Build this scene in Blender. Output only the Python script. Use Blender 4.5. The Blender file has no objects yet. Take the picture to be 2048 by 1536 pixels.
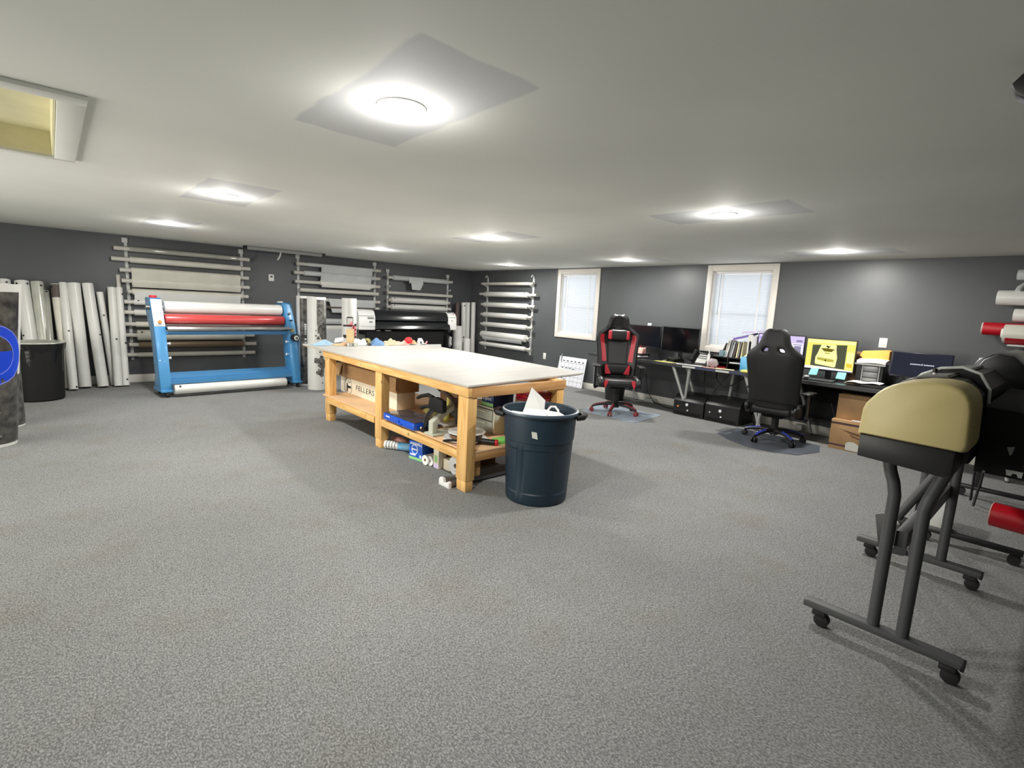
import bpy, bmesh, math, random
from mathutils import Vector as V, Matrix as Mx
PI = math.pi
rnd = random.Random(11)
SC = bpy.context.scene
COL = SC.collection
S = 0.9            # everything is laid out with the eye at 1.6, then brought to real size

# ------------------------------------------------------------------ materials
def lin(c):
    c = c / 255.0
    return c / 12.92 if c <= 0.04045 else ((c + 0.055) / 1.055) ** 2.4
def rgb(c, a=1.0):
    return (lin(c[0]), lin(c[1]), lin(c[2]), a)
def mat(name, c, rough=0.5, metal=0.0, var=0.0, vs=6.0, bump=0.0, bs=150.0, emit=0.0, spec=0.5, trans=0.0, coat=0.0, c2=None, stretch=None):
    m = bpy.data.materials.new(name); m.use_nodes = True
    nt = m.node_tree; b = nt.nodes['Principled BSDF']
    b.inputs['Base Color'].default_value = rgb(c)
    b.inputs['Roughness'].default_value = rough
    b.inputs['Metallic'].default_value = metal
    b.inputs['Specular IOR Level'].default_value = spec
    b.inputs['Coat Weight'].default_value = coat
    if trans: b.inputs['Transmission Weight'].default_value = trans
    if emit:
        b.inputs['Emission Color'].default_value = rgb(c); b.inputs['Emission Strength'].default_value = emit
    if var or bump or c2:
        tc = nt.nodes.new('ShaderNodeTexCoord'); src = tc.outputs['Object']
        if stretch:
            mp = nt.nodes.new('ShaderNodeMapping'); mp.inputs['Scale'].default_value = stretch
            nt.links.new(src, mp.inputs['Vector']); src = mp.outputs['Vector']
    if var or c2:
        n = nt.nodes.new('ShaderNodeTexNoise'); n.inputs['Scale'].default_value = vs; n.inputs['Detail'].default_value = 4
        nt.links.new(src, n.inputs['Vector'])
        r = nt.nodes.new('ShaderNodeValToRGB')
        r.color_ramp.elements[0].position = 0.32; r.color_ramp.elements[1].position = 0.68
        if c2:
            r.color_ramp.elements[0].color = rgb(c); r.color_ramp.elements[1].color = rgb(c2)
        else:
            r.color_ramp.elements[0].color = rgb([max(0, x * (1 - var)) for x in c])
            r.color_ramp.elements[1].color = rgb([min(255, x * (1 + var)) for x in c])
        nt.links.new(n.outputs['Fac'], r.inputs['Fac']); nt.links.new(r.outputs['Color'], b.inputs['Base Color'])
    if bump:
        n2 = nt.nodes.new('ShaderNodeTexNoise'); n2.inputs['Scale'].default_value = bs; n2.inputs['Detail'].default_value = 3
        nt.links.new(src, n2.inputs['Vector'])
        bp = nt.nodes.new('ShaderNodeBump'); bp.inputs['Strength'].default_value = bump; bp.inputs['Distance'].default_value = 0.01
        nt.links.new(n2.outputs['Fac'], bp.inputs['Height']); nt.links.new(bp.outputs['Normal'], b.inputs['Normal'])
    return m
def glow(name, c, s):
    m = bpy.data.materials.new(name); m.use_nodes = True
    nt = m.node_tree; nt.nodes.remove(nt.nodes['Principled BSDF'])
    e = nt.nodes.new('ShaderNodeEmission'); e.inputs['Color'].default_value = rgb(c); e.inputs['Strength'].default_value = s
    nt.links.new(e.outputs['Emission'], nt.nodes['Material Output'].inputs['Surface'])
    return m

def N(nt, t, **kw):
    n = nt.nodes.new('ShaderNode' + t)
    for k, v in kw.items(): setattr(n, k, v)
    return n
def math_node(nt, op, a, b=None):
    n = N(nt, 'Math', operation=op)
    for i, x in enumerate((a, b)):
        if x is None: continue
        if isinstance(x, (int, float)): n.inputs[i].default_value = x
        else: nt.links.new(x, n.inputs[i])
    return n.outputs[0]

def carpet_material():
    m = bpy.data.materials.new('grey loop carpet'); m.use_nodes = True
    nt = m.node_tree; b = nt.nodes['Principled BSDF']; L = nt.links.new
    b.inputs['Roughness'].default_value = 0.95; b.inputs['Specular IOR Level'].default_value = 0.15
    tc = N(nt, 'TexCoord')
    mp = N(nt, 'Mapping'); mp.inputs['Rotation'].default_value = (0, 0, 0.3); mp.inputs['Scale'].default_value = (1.0, 0.62, 1); L(tc.outputs['Object'], mp.inputs['Vector'])
    vo = N(nt, 'TexVoronoi'); vo.inputs['Scale'].default_value = 210; L(mp.outputs['Vector'], vo.inputs['Vector'])
    n1 = N(nt, 'TexNoise'); n1.inputs['Scale'].default_value = 150; n1.inputs['Detail'].default_value = 3; L(mp.outputs['Vector'], n1.inputs['Vector'])
    n2 = N(nt, 'TexNoise'); n2.inputs['Scale'].default_value = 1.1; n2.inputs['Detail'].default_value = 3; L(tc.outputs['Object'], n2.inputs['Vector'])
    n3 = N(nt, 'TexNoise'); n3.inputs['Scale'].default_value = 2.3; n3.inputs['Detail'].default_value = 5; L(tc.outputs['Object'], n3.inputs['Vector'])
    r = N(nt, 'ValToRGB'); r.color_ramp.elements[0].position = 0.30; r.color_ramp.elements[1].position = 0.72
    r.color_ramp.elements[0].color = rgb((104, 105, 105)); r.color_ramp.elements[1].color = rgb((172, 173, 171))
    mixf = math_node(nt, 'ADD', math_node(nt, 'MULTIPLY', n1.outputs['Fac'], 0.75), math_node(nt, 'MULTIPLY', math_node(nt, 'SUBTRACT', 0.62, vo.outputs['Distance']), 0.32))
    L(mixf, r.inputs['Fac'])
    r2 = N(nt, 'ValToRGB'); r2.color_ramp.elements[0].position = 0.35; r2.color_ramp.elements[1].position = 0.65
    r2.color_ramp.elements[0].color = (0.9, 0.9, 0.9, 1); r2.color_ramp.elements[1].color = (1, 1, 1, 1)
    L(n2.outputs['Fac'], r2.inputs['Fac'])
    mu = N(nt, 'MixRGB', blend_type='MULTIPLY'); mu.inputs['Fac'].default_value = 1
    L(r.outputs['Color'], mu.inputs['Color1']); L(r2.outputs['Color'], mu.inputs['Color2'])
    r3 = N(nt, 'ValToRGB'); r3.color_ramp.elements[0].position = 0.52; r3.color_ramp.elements[1].position = 0.75
    r3.color_ramp.elements[0].color = (1, 1, 1, 1); r3.color_ramp.elements[1].color = rgb((240, 228, 214))
    L(n3.outputs['Fac'], r3.inputs['Fac'])
    mu2 = N(nt, 'MixRGB', blend_type='MULTIPLY'); mu2.inputs['Fac'].default_value = 0.5
    L(mu.outputs['Color'], mu2.inputs['Color1']); L(r3.outputs['Color'], mu2.inputs['Color2'])
    L(mu2.outputs['Color'], b.inputs['Base Color'])
    bp = N(nt, 'Bump'); bp.inputs['Strength'].default_value = 0.5; bp.inputs['Distance'].default_value = 0.004
    L(mixf, bp.inputs['Height']); L(bp.outputs['Normal'], b.inputs['Normal'])
    return m

def ceiling_material():
    # pale grey paint with a slightly darker repainted rectangle round every downlight
    m = bpy.data.materials.new('pale grey ceiling paint'); m.use_nodes = True
    nt = m.node_tree; b = nt.nodes['Principled BSDF']; L = nt.links.new
    b.inputs['Roughness'].default_value = 0.75; b.inputs['Specular IOR Level'].default_value = 0.2
    tc = N(nt, 'TexCoord'); sx = N(nt, 'SeparateXYZ')
    nz = N(nt, 'TexNoise'); nz.inputs['Scale'].default_value = 3.5; nz.inputs['Detail'].default_value = 2; L(tc.outputs['Object'], nz.inputs['Vector'])
    w = math_node(nt, 'MULTIPLY', math_node(nt, 'SUBTRACT', nz.outputs['Fac'], 0.5), 0.07)
    L(tc.outputs['Object'], sx.inputs['Vector'])
    def cell(v, c, half):
        q = math_node(nt, 'ABSOLUTE', math_node(nt, 'WRAP', math_node(nt, 'ADD', v, -c), 1.5 * S))
        n = q.node.inputs[0].links[0].from_node; n.inputs[2].default_value = -1.5 * S
        mr = N(nt, 'MapRange', interpolation_type='SMOOTHSTEP')
        L(math_node(nt, 'ADD', q, w), mr.inputs['Value'])
        mr.inputs['From Min'].default_value = half - 0.012; mr.inputs['From Max'].default_value = half + 0.012
        mr.inputs['To Min'].default_value = 1; mr.inputs['To Max'].default_value = 0
        return mr.outputs['Result']
    mask = math_node(nt, 'MULTIPLY', cell(sx.outputs['X'], 1.2 * S, 0.27 * S), cell(sx.outputs['Y'], 2.12 * S, 0.58 * S))
    n2 = N(nt, 'TexNoise'); n2.inputs['Scale'].default_value = 0.9; n2.inputs['Detail'].default_value = 2; L(tc.outputs['Object'], n2.inputs['Vector'])
    r = N(nt, 'ValToRGB'); r.color_ramp.elements[0].position = .3; r.color_ramp.elements[1].position = .7
    r.color_ramp.elements[0].color = rgb((222, 223, 217)); r.color_ramp.elements[1].color = rgb((231, 232, 226)); L(n2.outputs['Fac'], r.inputs['Fac'])
    mx = N(nt, 'MixRGB'); L(math_node(nt, 'MULTIPLY', mask, 0.9), mx.inputs['Fac']); L(r.outputs['Color'], mx.inputs['Color1']); mx.inputs['Color2'].default_value = rgb((202, 203, 204))
    L(mx.outputs['Color'], b.inputs['Base Color'])
    return m

def wood_material(name, c1, c2, st, sc=3.0):
    m = bpy.data.materials.new(name); m.use_nodes = True
    nt = m.node_tree; b = nt.nodes['Principled BSDF']; L = nt.links.new
    b.inputs['Roughness'].default_value = 0.6; b.inputs['Specular IOR Level'].default_value = 0.3
    tc = N(nt, 'TexCoord'); mp = N(nt, 'Mapping'); mp.inputs['Scale'].default_value = st; L(tc.outputs['Object'], mp.inputs['Vector'])
    n = N(nt, 'TexNoise'); n.inputs['Scale'].default_value = sc; n.inputs['Detail'].default_value = 6; n.inputs['Distortion'].default_value = 0.6; L(mp.outputs['Vector'], n.inputs['Vector'])
    r = N(nt, 'ValToRGB'); r.color_ramp.elements[0].position = .35; r.color_ramp.elements[1].position = .65
    r.color_ramp.elements[0].color = rgb(c1); r.color_ramp.elements[1].color = rgb(c2); L(n.outputs['Fac'], r.inputs['Fac'])
    v = N(nt, 'TexVoronoi'); v.inputs['Scale'].default_value = 5.5; L(tc.outputs['Object'], v.inputs['Vector'])
    k = N(nt, 'MapRange'); k.inputs['From Min'].default_value = 0.05; k.inputs['From Max'].default_value = 0.11; k.inputs['To Min'].default_value = 0.45; k.inputs['To Max'].default_value = 1; L(v.outputs['Distance'], k.inputs['Value'])
    mu = N(nt, 'MixRGB', blend_type='MULTIPLY'); mu.inputs['Fac'].default_value = 1; L(r.outputs['Color'], mu.inputs['Color1']); L(k.outputs['Result'], mu.inputs['Color2'])
    L(mu.outputs['Color'], b.inputs['Base Color'])
    return m

def slat_material():
    m = bpy.data.materials.new('white blind slats'); m.use_nodes = True
    nt = m.node_tree; b = nt.nodes['Principled BSDF']; L = nt.links.new
    b.inputs['Base Color'].default_value = rgb((240, 242, 244)); b.inputs['Roughness'].default_value = 0.5
    t = N(nt, 'BsdfTranslucent'); t.inputs['Color'].default_value = rgb((238, 242, 246))
    mx = N(nt, 'MixShader'); mx.inputs['Fac'].default_value = 0.5
    L(b.outputs['BSDF'], mx.inputs[1]); L(t.outputs['BSDF'], mx.inputs[2]); L(mx.outputs['Shader'], nt.nodes['Material Output'].inputs['Surface'])
    return m

def print_material(name, rings=False):
    # smoky dark printed picture
    m = mat(name, (28, 27, 27), rough=0.3, c2=(92, 90, 86), vs=14)
    return m

M = {}
M['carpet'] = carpet_material(); M['ceiling'] = ceiling_material()
M['wall'] = mat('slate grey wall paint', (80, 83, 85), rough=0.42, var=0.03, vs=1.5, spec=0.5, bump=0.05, bs=260)
M['trim'] = mat('white trim paint', (226, 224, 216), rough=0.45)
M['casing'] = mat('cream window casing', (232, 227, 219), rough=0.5)
M['hatch'] = mat('cream hatch panel', (214, 208, 172), rough=0.7, var=.03)
M['slat'] = slat_material()
M['pane'] = glow('daylit pane', (238, 243, 250), 1.75)
M['white'] = mat('white plastic', (232, 232, 230), rough=0.35)
M['offwhite'] = mat('off white plastic', (214, 214, 210), rough=0.4)
M['vinyl'] = mat('white vinyl', (216, 216, 212), rough=0.32, var=.012, vs=4)
M['vinyl2'] = mat('soft grey vinyl', (196, 199, 199), rough=0.35, var=.03, vs=4)
M['vinyl3'] = mat('cream vinyl', (206, 204, 192), rough=0.4, var=.03, vs=4)
M['film'] = mat('clear glossy film', (178, 178, 170), rough=0.12, metal=0.35, var=.05, vs=3)
M['greenfilm'] = mat('greenish film', (188, 189, 180), rough=0.2, metal=0.2, var=.06, vs=5)
M['brownvinyl'] = mat('brown vinyl', (121, 105, 84), rough=0.4)
M['darkbrown'] = mat('dark brown board', (83, 72, 69), rough=0.5)
M['core'] = mat('grey plastic core', (201, 198, 190), rough=0.5)
M['bracket'] = mat('white rack plastic', (206, 207, 206), rough=0.4)
M['black'] = mat('black plastic', (24, 24, 25), rough=0.42)
M['blackgloss'] = mat('glossy black plastic', (26, 28, 31), rough=0.16, coat=.3)
M['blackmat'] = mat('matte black', (15, 15, 16), rough=0.7, spec=.3)
M['bag'] = mat('black bin bag', (14, 14, 15), rough=0.3, bump=0.4, bs=25)
M['rubber'] = mat('black rubber', (20, 20, 20), rough=0.7)
M['blue'] = mat('blue machine enamel', (70, 140, 192), rough=0.35, coat=.2)
M['bluedk'] = mat('blue machine beam', (66, 128, 178), rough=0.4)
M['redroll'] = mat('red silicone roller', (196, 72, 72), rough=0.28)
M['redvinyl'] = mat('red vinyl', (172, 10, 28), rough=0.35)
M['red'] = mat('red plastic', (206, 40, 46), rough=0.35)
M['orange'] = mat('orange knob', (235, 120, 40), rough=0.35)
M['chrome'] = mat('brushed steel', (205, 205, 205), rough=0.25, metal=0.9)
M['metal'] = mat('grey steel', (128, 128, 128), rough=0.4, metal=0.7)
M['panelgrey'] = mat('pale control panel', (200, 204, 200), rough=0.4)
M['panelwhite'] = mat('white control panel', (238, 240, 248), rough=0.3)
M['pine'] = wood_material('pine lumber upright', (206, 158, 92), (232, 190, 126), (9, 9, 1.0))
M['pineY'] = wood_material('pine lumber along the table', (206, 158, 92), (232, 190, 126), (9, 1.0, 9))
M['pineX'] = wood_material('pine lumber across the table', (178, 130, 80), (206, 160, 108), (1.0, 9, 9))
M['board'] = mat('bare shelf board', (216, 180, 138), rough=0.7, var=.05, vs=3)
M['tabletop'] = mat('white worktop', (176, 173, 167), rough=0.6, c2=(186, 184, 178), vs=2.2, stretch=(1, 5, 1))
M['card'] = mat('brown cardboard', (176, 140, 98), rough=0.75, var=.05, vs=4)
M['card2'] = mat('dark cardboard', (134, 104, 70), rough=0.75, var=.05, vs=4)
M['tape'] = mat('parcel tape', (122, 84, 52), rough=.3)
M['whitecard'] = mat('cream printed carton', (236, 228, 208), rough=0.6, var=.015)
M['ink'] = mat('black print', (38, 36, 34), rough=0.6)
M['greyink'] = mat('grey print', (136, 138, 136), rough=0.6)
M['paper'] = mat('white paper', (240, 240, 238), rough=0.7)
M['yellowpaper'] = mat('yellow paper', (240, 232, 120), rough=0.7)
M['creampaper'] = mat('cream paper', (240, 232, 190), rough=0.7)
M['pinkpaper'] = mat('pink paper', (232, 176, 164), rough=0.7)
M['peach'] = mat('peach cloth', (226, 184, 146), rough=0.85, bump=.3, bs=60)
M['rag'] = mat('pale blue cloth', (158, 192, 220), rough=0.9, bump=.3, bs=80)
M['rag2'] = mat('blue cloth', (120, 160, 208), rough=0.9, bump=.3, bs=80)
M['beige'] = mat('beige cloth', (214, 202, 170), rough=0.9, bump=.3, bs=80)
M['tan'] = mat('tan card tube', (216, 192, 146), rough=0.7)
M['olive'] = mat('olive tape', (170, 160, 96), rough=0.4)
M['case'] = mat('blue case', (26, 84, 200), rough=0.3, coat=.2)
M['caselid'] = mat('smoky clear lid', (72, 68, 76), rough=0.12)
M['bin'] = mat('navy plastic bin', (22, 42, 56), rough=0.45, bump=.08, bs=300)
M['binrim'] = mat('paler navy rim', (70, 84, 96), rough=0.35)
M['label'] = mat('pale sticker', (206, 208, 198), rough=.6)
M['cream'] = mat('beige machine cover', (186, 172, 120), rough=0.45, bump=.05, bs=400)
M['stand'] = mat('grey powder coated steel', (68, 69, 70), rough=0.5, bump=.1, bs=500)
M['stand2'] = mat('charcoal steel', (66, 67, 68), rough=0.5)
M['silver'] = mat('silver plastic', (150, 150, 148), rough=0.4)
M['coverclear'] = mat('smoked plastic cover', (112, 112, 110), rough=0.25)
M['darkblue'] = mat('dark blue sheen plastic', (34, 36, 48), rough=0.3)
M['leather'] = mat('black upholstery', (32, 33, 34), rough=0.45, bump=.05, bs=120)
M['leather3'] = mat('deep black upholstery', (17, 17, 18), rough=0.55, bump=.05, bs=120)
M['leather2'] = mat('black mesh fabric', (24, 24, 25), rough=0.8, bump=.1, bs=300)
M['redleather'] = mat('red upholstery', (196, 50, 62), rough=0.45)
M['redmetal'] = mat('red chair base', (126, 42, 48), rough=0.45)
M['bluemetal'] = mat('blue chair base trim', (60, 72, 176), rough=0.3)
M['matclear'] = mat('blue grey clear mat', (148, 160, 172), rough=0.3, var=.05)
M['matdark'] = mat('smoky dark chair mat', (90, 95, 103), rough=0.3, var=.05)
M['desk'] = mat('black laminate desk', (58, 59, 57), rough=0.22, var=.04)
M['deskedge'] = mat('charcoal desk edge', (54, 54, 56), rough=0.5)
M['legsilver'] = mat('light grey desk leg', (186, 188, 186), rough=0.35, metal=.2)
M['bluestrip'] = mat('dark blue tape', (52, 58, 96), rough=.5)
M['screenoff'] = mat('dark screen glass', (8, 8, 11), rough=0.12)
M['bezel'] = mat('black bezel', (22, 22, 26), rough=0.35)
M['scr_grey'] = glow('dim navy screen', (46, 48, 60), 1.0)
M['scr_text'] = glow('screen white text', (214, 214, 226), 1.0)
M['scr_lilac'] = glow('lilac web page', (206, 190, 240), 1.25)
M['scr_pale'] = glow('pale web page', (236, 230, 255), 1.3)
M['scr_violet'] = glow('violet banner', (176, 158, 228), 1.1)
M['scr_slate'] = glow('grey web block', (150, 144, 176), 1.0)
M['scr_yellow'] = glow('yellow desktop', (238, 232, 118), 1.15)
M['scr_yellow2'] = glow('light yellow desktop', (250, 244, 168), 1.2)
M['scr_amber'] = glow('amber desktop', (236, 206, 70), 1.1)
M['scr_olive'] = glow('olive picture', (88, 92, 70), 1.0)
M['scr_amber2'] = glow('shaded car lines', (198, 188, 84), 1.0)
M['scr_dark'] = glow('dark picture lines', (120, 112, 32), .9)
M['scr_black'] = glow('black picture lines', (20, 22, 16), .8)
M['cyan'] = mat('cyan sticky note', (140, 222, 220), rough=.7)
M['env'] = mat('orange envelopes', (242, 178, 84), rough=.7, var=.04)
M['purple'] = mat('purple folder', (132, 108, 184), rough=.5)
M['lilac'] = mat('lilac folder', (206, 190, 226), rough=.6)
M['skyblue'] = mat('sky blue leaflet', (40, 160, 228), rough=.5, c2=(150, 206, 238), vs=3)
M['teal'] = mat('teal mug', (128, 156, 166), rough=.3)
M['crumple'] = mat('crumpled grey plastic', (160, 146, 150), rough=.5, bump=.5, bs=40)
M['keys'] = mat('phone keypad', (168, 168, 166), rough=.5)
M['green'] = mat('green card', (120, 200, 96), rough=.6)
M['boxblue'] = mat('blue printed carton', (36, 98, 206), rough=.4)
M['boxblue2'] = mat('navy printed carton', (20, 44, 96), rough=.4)
M['boxgreen'] = mat('green printed band', (150, 210, 130), rough=.5)
M['printdark'] = print_material('smoky dark print')
M['print2'] = mat('grey mottled print', (40, 40, 38), rough=.4, c2=(128, 126, 122), vs=30)
M['printblue'] = mat('blue printed lettering', (10, 66, 208), rough=.3)
M['printblueedge'] = mat('pale blue outline', (118, 130, 232), rough=.35)
M['printred'] = mat('dark red print', (140, 24, 40), rough=.4)
M['printpink'] = mat('pink print', (232, 150, 158), rough=.4)
M['clear'] = mat('cloudy plastic drawer', (186, 190, 180), rough=.3)
M['ivory'] = mat('ivory drawer frame', (226, 226, 206), rough=.4)
M['pressgrey'] = mat('pale green grey casting', (186, 188, 172), rough=.45)
M['pressdark'] = mat('dark casting', (92, 92, 84), rough=.45)
M['handle'] = mat('brown handle', (88, 66, 58), rough=.5)
M['lamp'] = glow('lit diffuser', (255, 252, 246), 14.0)
M['yellow'] = mat('fluorescent yellow', (226, 248, 30), rough=.5)
M['navy'] = mat('navy folder', (20, 42, 96), rough=.5)
M['led'] = glow('small blue indicator', (80, 90, 255), 3.0)
M['ledo'] = glow('small amber indicator', (255, 140, 60), 2.0)
M['cardprint'] = mat('faded brown print', (110, 78, 54), rough=.75)
M['plum'] = mat('dark carton stripe', (70, 46, 56), rough=.7)

# ------------------------------------------------------------------ mesh builder
class MB:
    def __init__(s):
        s.bm = bmesh.new(); s.mi = 0; s.T = None
    def m(s, i): s.mi = i; return s
    def _merge(s, t):
        if s.T is not None: bmesh.ops.transform(t, matrix=s.T, verts=t.verts)
        mp = {}
        for v in t.verts: mp[v] = s.bm.verts.new(v.co)
        for f in t.faces:
            try: g = s.bm.faces.new([mp[v] for v in f.verts])
            except ValueError: continue
            g.material_index = s.mi
        t.free(); return s
    def box(s, x0, x1, y0, y1, z0, z1, bev=0.0, seg=2, R=None):
        t = bmesh.new(); bmesh.ops.create_cube(t, size=1)
        for v in t.verts:
            v.co = V(((x0 + x1) / 2 + v.co.x * (x1 - x0), (y0 + y1) / 2 + v.co.y * (y1 - y0), (z0 + z1) / 2 + v.co.z * (z1 - z0)))
        if bev: bmesh.ops.bevel(t, geom=t.edges[:], offset=bev, segments=seg, profile=.5, affect='EDGES')
        if R is not None:
            c = V(((x0 + x1) / 2, (y0 + y1) / 2, (z0 + z1) / 2))
            bmesh.ops.transform(t, matrix=Mx.Translation(c) @ R.to_4x4() @ Mx.Translation(-c), verts=t.verts)
        return s._merge(t)
    def cyl(s, p0, p1, r0, r1=None, n=20, bev=0.0, cap=True):
        p0, p1 = V(p0), V(p1); r1 = r0 if r1 is None else r1
        d = p1 - p0; t = bmesh.new()
        bmesh.ops.create_cone(t, cap_ends=cap, segments=n, radius1=r0, radius2=r1, depth=d.length)
        if bev:
            es = [e for e in t.edges if len(e.link_faces) == 2 and any(len(f.verts) > 4 for f in e.link_faces)]
            bmesh.ops.bevel(t, geom=es, offset=bev, segments=2, profile=.5, affect='EDGES')
        q = V((0, 0, 1)).rotation_difference(d.normalized())
        bmesh.ops.transform(t, matrix=Mx.Translation((p0 + p1) / 2) @ q.to_matrix().to_4x4(), verts=t.verts)
        return s._merge(t)
    def pipe(s, p0, p1, ro, ri, n=20):
        # hollow tube
        p0, p1 = V(p0), V(p1); d = p1 - p0; t = bmesh.new(); L = d.length
        rings = []
        for z, r in ((-L / 2, ri), (-L / 2, ro), (L / 2, ro), (L / 2, ri)):
            rings.append([t.verts.new((r * math.cos(2 * PI * k / n), r * math.sin(2 * PI * k / n), z)) for k in range(n)])
        for a in range(4):
            A, B = rings[a], rings[(a + 1) % 4]
            for k in range(n): t.faces.new((A[k], A[(k + 1) % n], B[(k + 1) % n], B[k]))
        q = V((0, 0, 1)).rotation_difference(d.normalized())
        bmesh.ops.transform(t, matrix=Mx.Translation((p0 + p1) / 2) @ q.to_matrix().to_4x4(), verts=t.verts)
        return s._merge(t)
    def tube(s, pts, r, n=8, close=True, flat=1.0):
        pts = [V(p) for p in pts]; t = bmesh.new(); rings = []
        rr = r if isinstance(r, (list, tuple)) else [r] * len(pts)
        up = None
        for i, p in enumerate(pts):
            a = pts[max(i - 1, 0)]; b = pts[min(i + 1, len(pts) - 1)]
            d = (b - a).normalized()
            if up is None:
                up = V((0, 0, 1)) if abs(d.z) < .9 else V((1, 0, 0))
            x = d.cross(up).normalized(); y = x.cross(d).normalized(); up = y
            rings.append([t.verts.new(p + x * rr[i] * math.cos(2 * PI * k / n) + y * rr[i] * flat * math.sin(2 * PI * k / n)) for k in range(n)])
        for i in range(len(pts) - 1):
            for k in range(n): t.faces.new((rings[i][k], rings[i][(k + 1) % n], rings[i + 1][(k + 1) % n], rings[i + 1][k]))
        if close: t.faces.new(rings[0][::-1]); t.faces.new(rings[-1])
        return s._merge(t)
    def lathe(s, prof, c=(0, 0, 0), n=36, f=None):
        t = bmesh.new(); rings = []
        for (r, z) in prof:
            if r < 1e-6: rings.append([t.verts.new((c[0], c[1], c[2] + z))])
            else:
                ring = []
                for k in range(n):
                    a = 2 * PI * k / n; q = r * (f(a, z) if f else 1)
                    ring.append(t.verts.new((c[0] + q * math.cos(a), c[1] + q * math.sin(a), c[2] + z)))
                rings.append(ring)
        for A, B in zip(rings, rings[1:]):
            if len(A) == 1 and len(B) == 1: continue
            for k in range(n):
                k2 = (k + 1) % n
                if len(A) == 1: t.faces.new((A[0], B[k2], B[k]))
                elif len(B) == 1: t.faces.new((A[k], A[k2], B[0]))
                else: t.faces.new((A[k], A[k2], B[k2], B[k]))
        return s._merge(t)
    def prism(s, poly, ax, lo, hi, bev=0.0):
        # poly: pairs; ax 'x' -> (y,z), 'y' -> (x,z), 'z' -> (x,y)
        t = bmesh.new()
        def P(a, b, h): return (h, a, b) if ax == 'x' else ((a, h, b) if ax == 'y' else (a, b, h))
        A = [t.verts.new(P(a, b, lo)) for a, b in poly]; B = [t.verts.new(P(a, b, hi)) for a, b in poly]
        n = len(poly); fa = t.faces.new(A); fb = t.faces.new(B[::-1])
        for k in range(n): t.faces.new((A[k], B[k], B[(k + 1) % n], A[(k + 1) % n]))
        bmesh.ops.recalc_face_normals(t, faces=t.faces[:])
        if bev:
            es = [e for e in t.edges if (e.link_faces[0] in (fa, fb)) != (e.link_faces[1] in (fa, fb))]
            bmesh.ops.bevel(t, geom=es, offset=bev, segments=2, profile=.5, affect='EDGES')
        bmesh.ops.triangulate(t, faces=[f for f in t.faces if len(f.verts) > 4])
        return s._merge(t)
    def grid(s, fn, nu, nv, th=0.0, keep=None):
        # fn(u,v)->point, u,v in 0..1 ; th>0 gives a solid sheet along the grid normal
        P = [[V(fn(i / nu, j / nv)) for j in range(nv + 1)] for i in range(nu + 1)]
        t = bmesh.new()
        if not th:
            G = [[t.verts.new(P[i][j]) for j in range(nv + 1)] for i in range(nu + 1)]
            for i in range(nu):
                for j in range(nv):
                    if keep is None or keep(i, j): t.faces.new((G[i][j], G[i + 1][j], G[i + 1][j + 1], G[i][j + 1]))
            return s._merge(t)
        A, B = [], []
        for i in range(nu + 1):
            ra, rb = [], []
            for j in range(nv + 1):
                du = P[min(i + 1, nu)][j] - P[max(i - 1, 0)][j]; dv = P[i][min(j + 1, nv)] - P[i][max(j - 1, 0)]
                n = du.cross(dv); n = n.normalized() if n.length > 1e-9 else V((0, 0, 1))
                ra.append(t.verts.new(P[i][j] + n * th / 2)); rb.append(t.verts.new(P[i][j] - n * th / 2))
            A.append(ra); B.append(rb)
        ok = lambda i, j: 0 <= i < nu and 0 <= j < nv and (keep is None or keep(i, j))
        for i in range(nu):
            for j in range(nv):
                if not ok(i, j): continue
                t.faces.new((A[i][j], A[i + 1][j], A[i + 1][j + 1], A[i][j + 1]))
                t.faces.new((B[i][j], B[i][j + 1], B[i + 1][j + 1], B[i + 1][j]))
                for (di, dj, p, q) in ((-1, 0, (i, j), (i, j + 1)), (1, 0, (i + 1, j + 1), (i + 1, j)), (0, -1, (i + 1, j), (i, j)), (0, 1, (i, j + 1), (i + 1, j + 1))):
                    if not ok(i + di, j + dj):
                        t.faces.new((A[p[0]][p[1]], A[q[0]][q[1]], B[q[0]][q[1]], B[p[0]][p[1]]))
        return s._merge(t)
    def ball(s, c, r, n=16, noise=0.0, sd=0):
        t = bmesh.new(); bmesh.ops.create_uvsphere(t, u_segments=n, v_segments=max(6, n // 2), radius=1)
        q = random.Random(sd)
        r = r if isinstance(r, (list, tuple)) else (r, r, r)
        for v in t.verts:
            k = 1 + noise * (q.random() - .5)
            v.co = V((c[0] + v.co.x * r[0] * k, c[1] + v.co.y * r[1] * k, c[2] + v.co.z * r[2] * k))
        return s._merge(t)
    def poly(s, pts):
        t = bmesh.new(); f = t.faces.new([t.verts.new(p) for p in pts])
        bmesh.ops.triangulate(t, faces=[f]) if len(pts) > 4 else None
        return s._merge(t)
    def slab(s, pts, th):
        # polygon given in space, thickened along its normal
        pts = [V(p) for p in pts]; n = (pts[1] - pts[0]).cross(pts[2] - pts[0]).normalized() * th
        t = bmesh.new(); A = [t.verts.new(p) for p in pts]; B = [t.verts.new(p + n) for p in pts]
        t.faces.new(A[::-1]); t.faces.new(B)
        for k in range(len(pts)): t.faces.new((A[k], A[(k + 1) % len(pts)], B[(k + 1) % len(pts)], B[k]))
        return s._merge(t)
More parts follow.
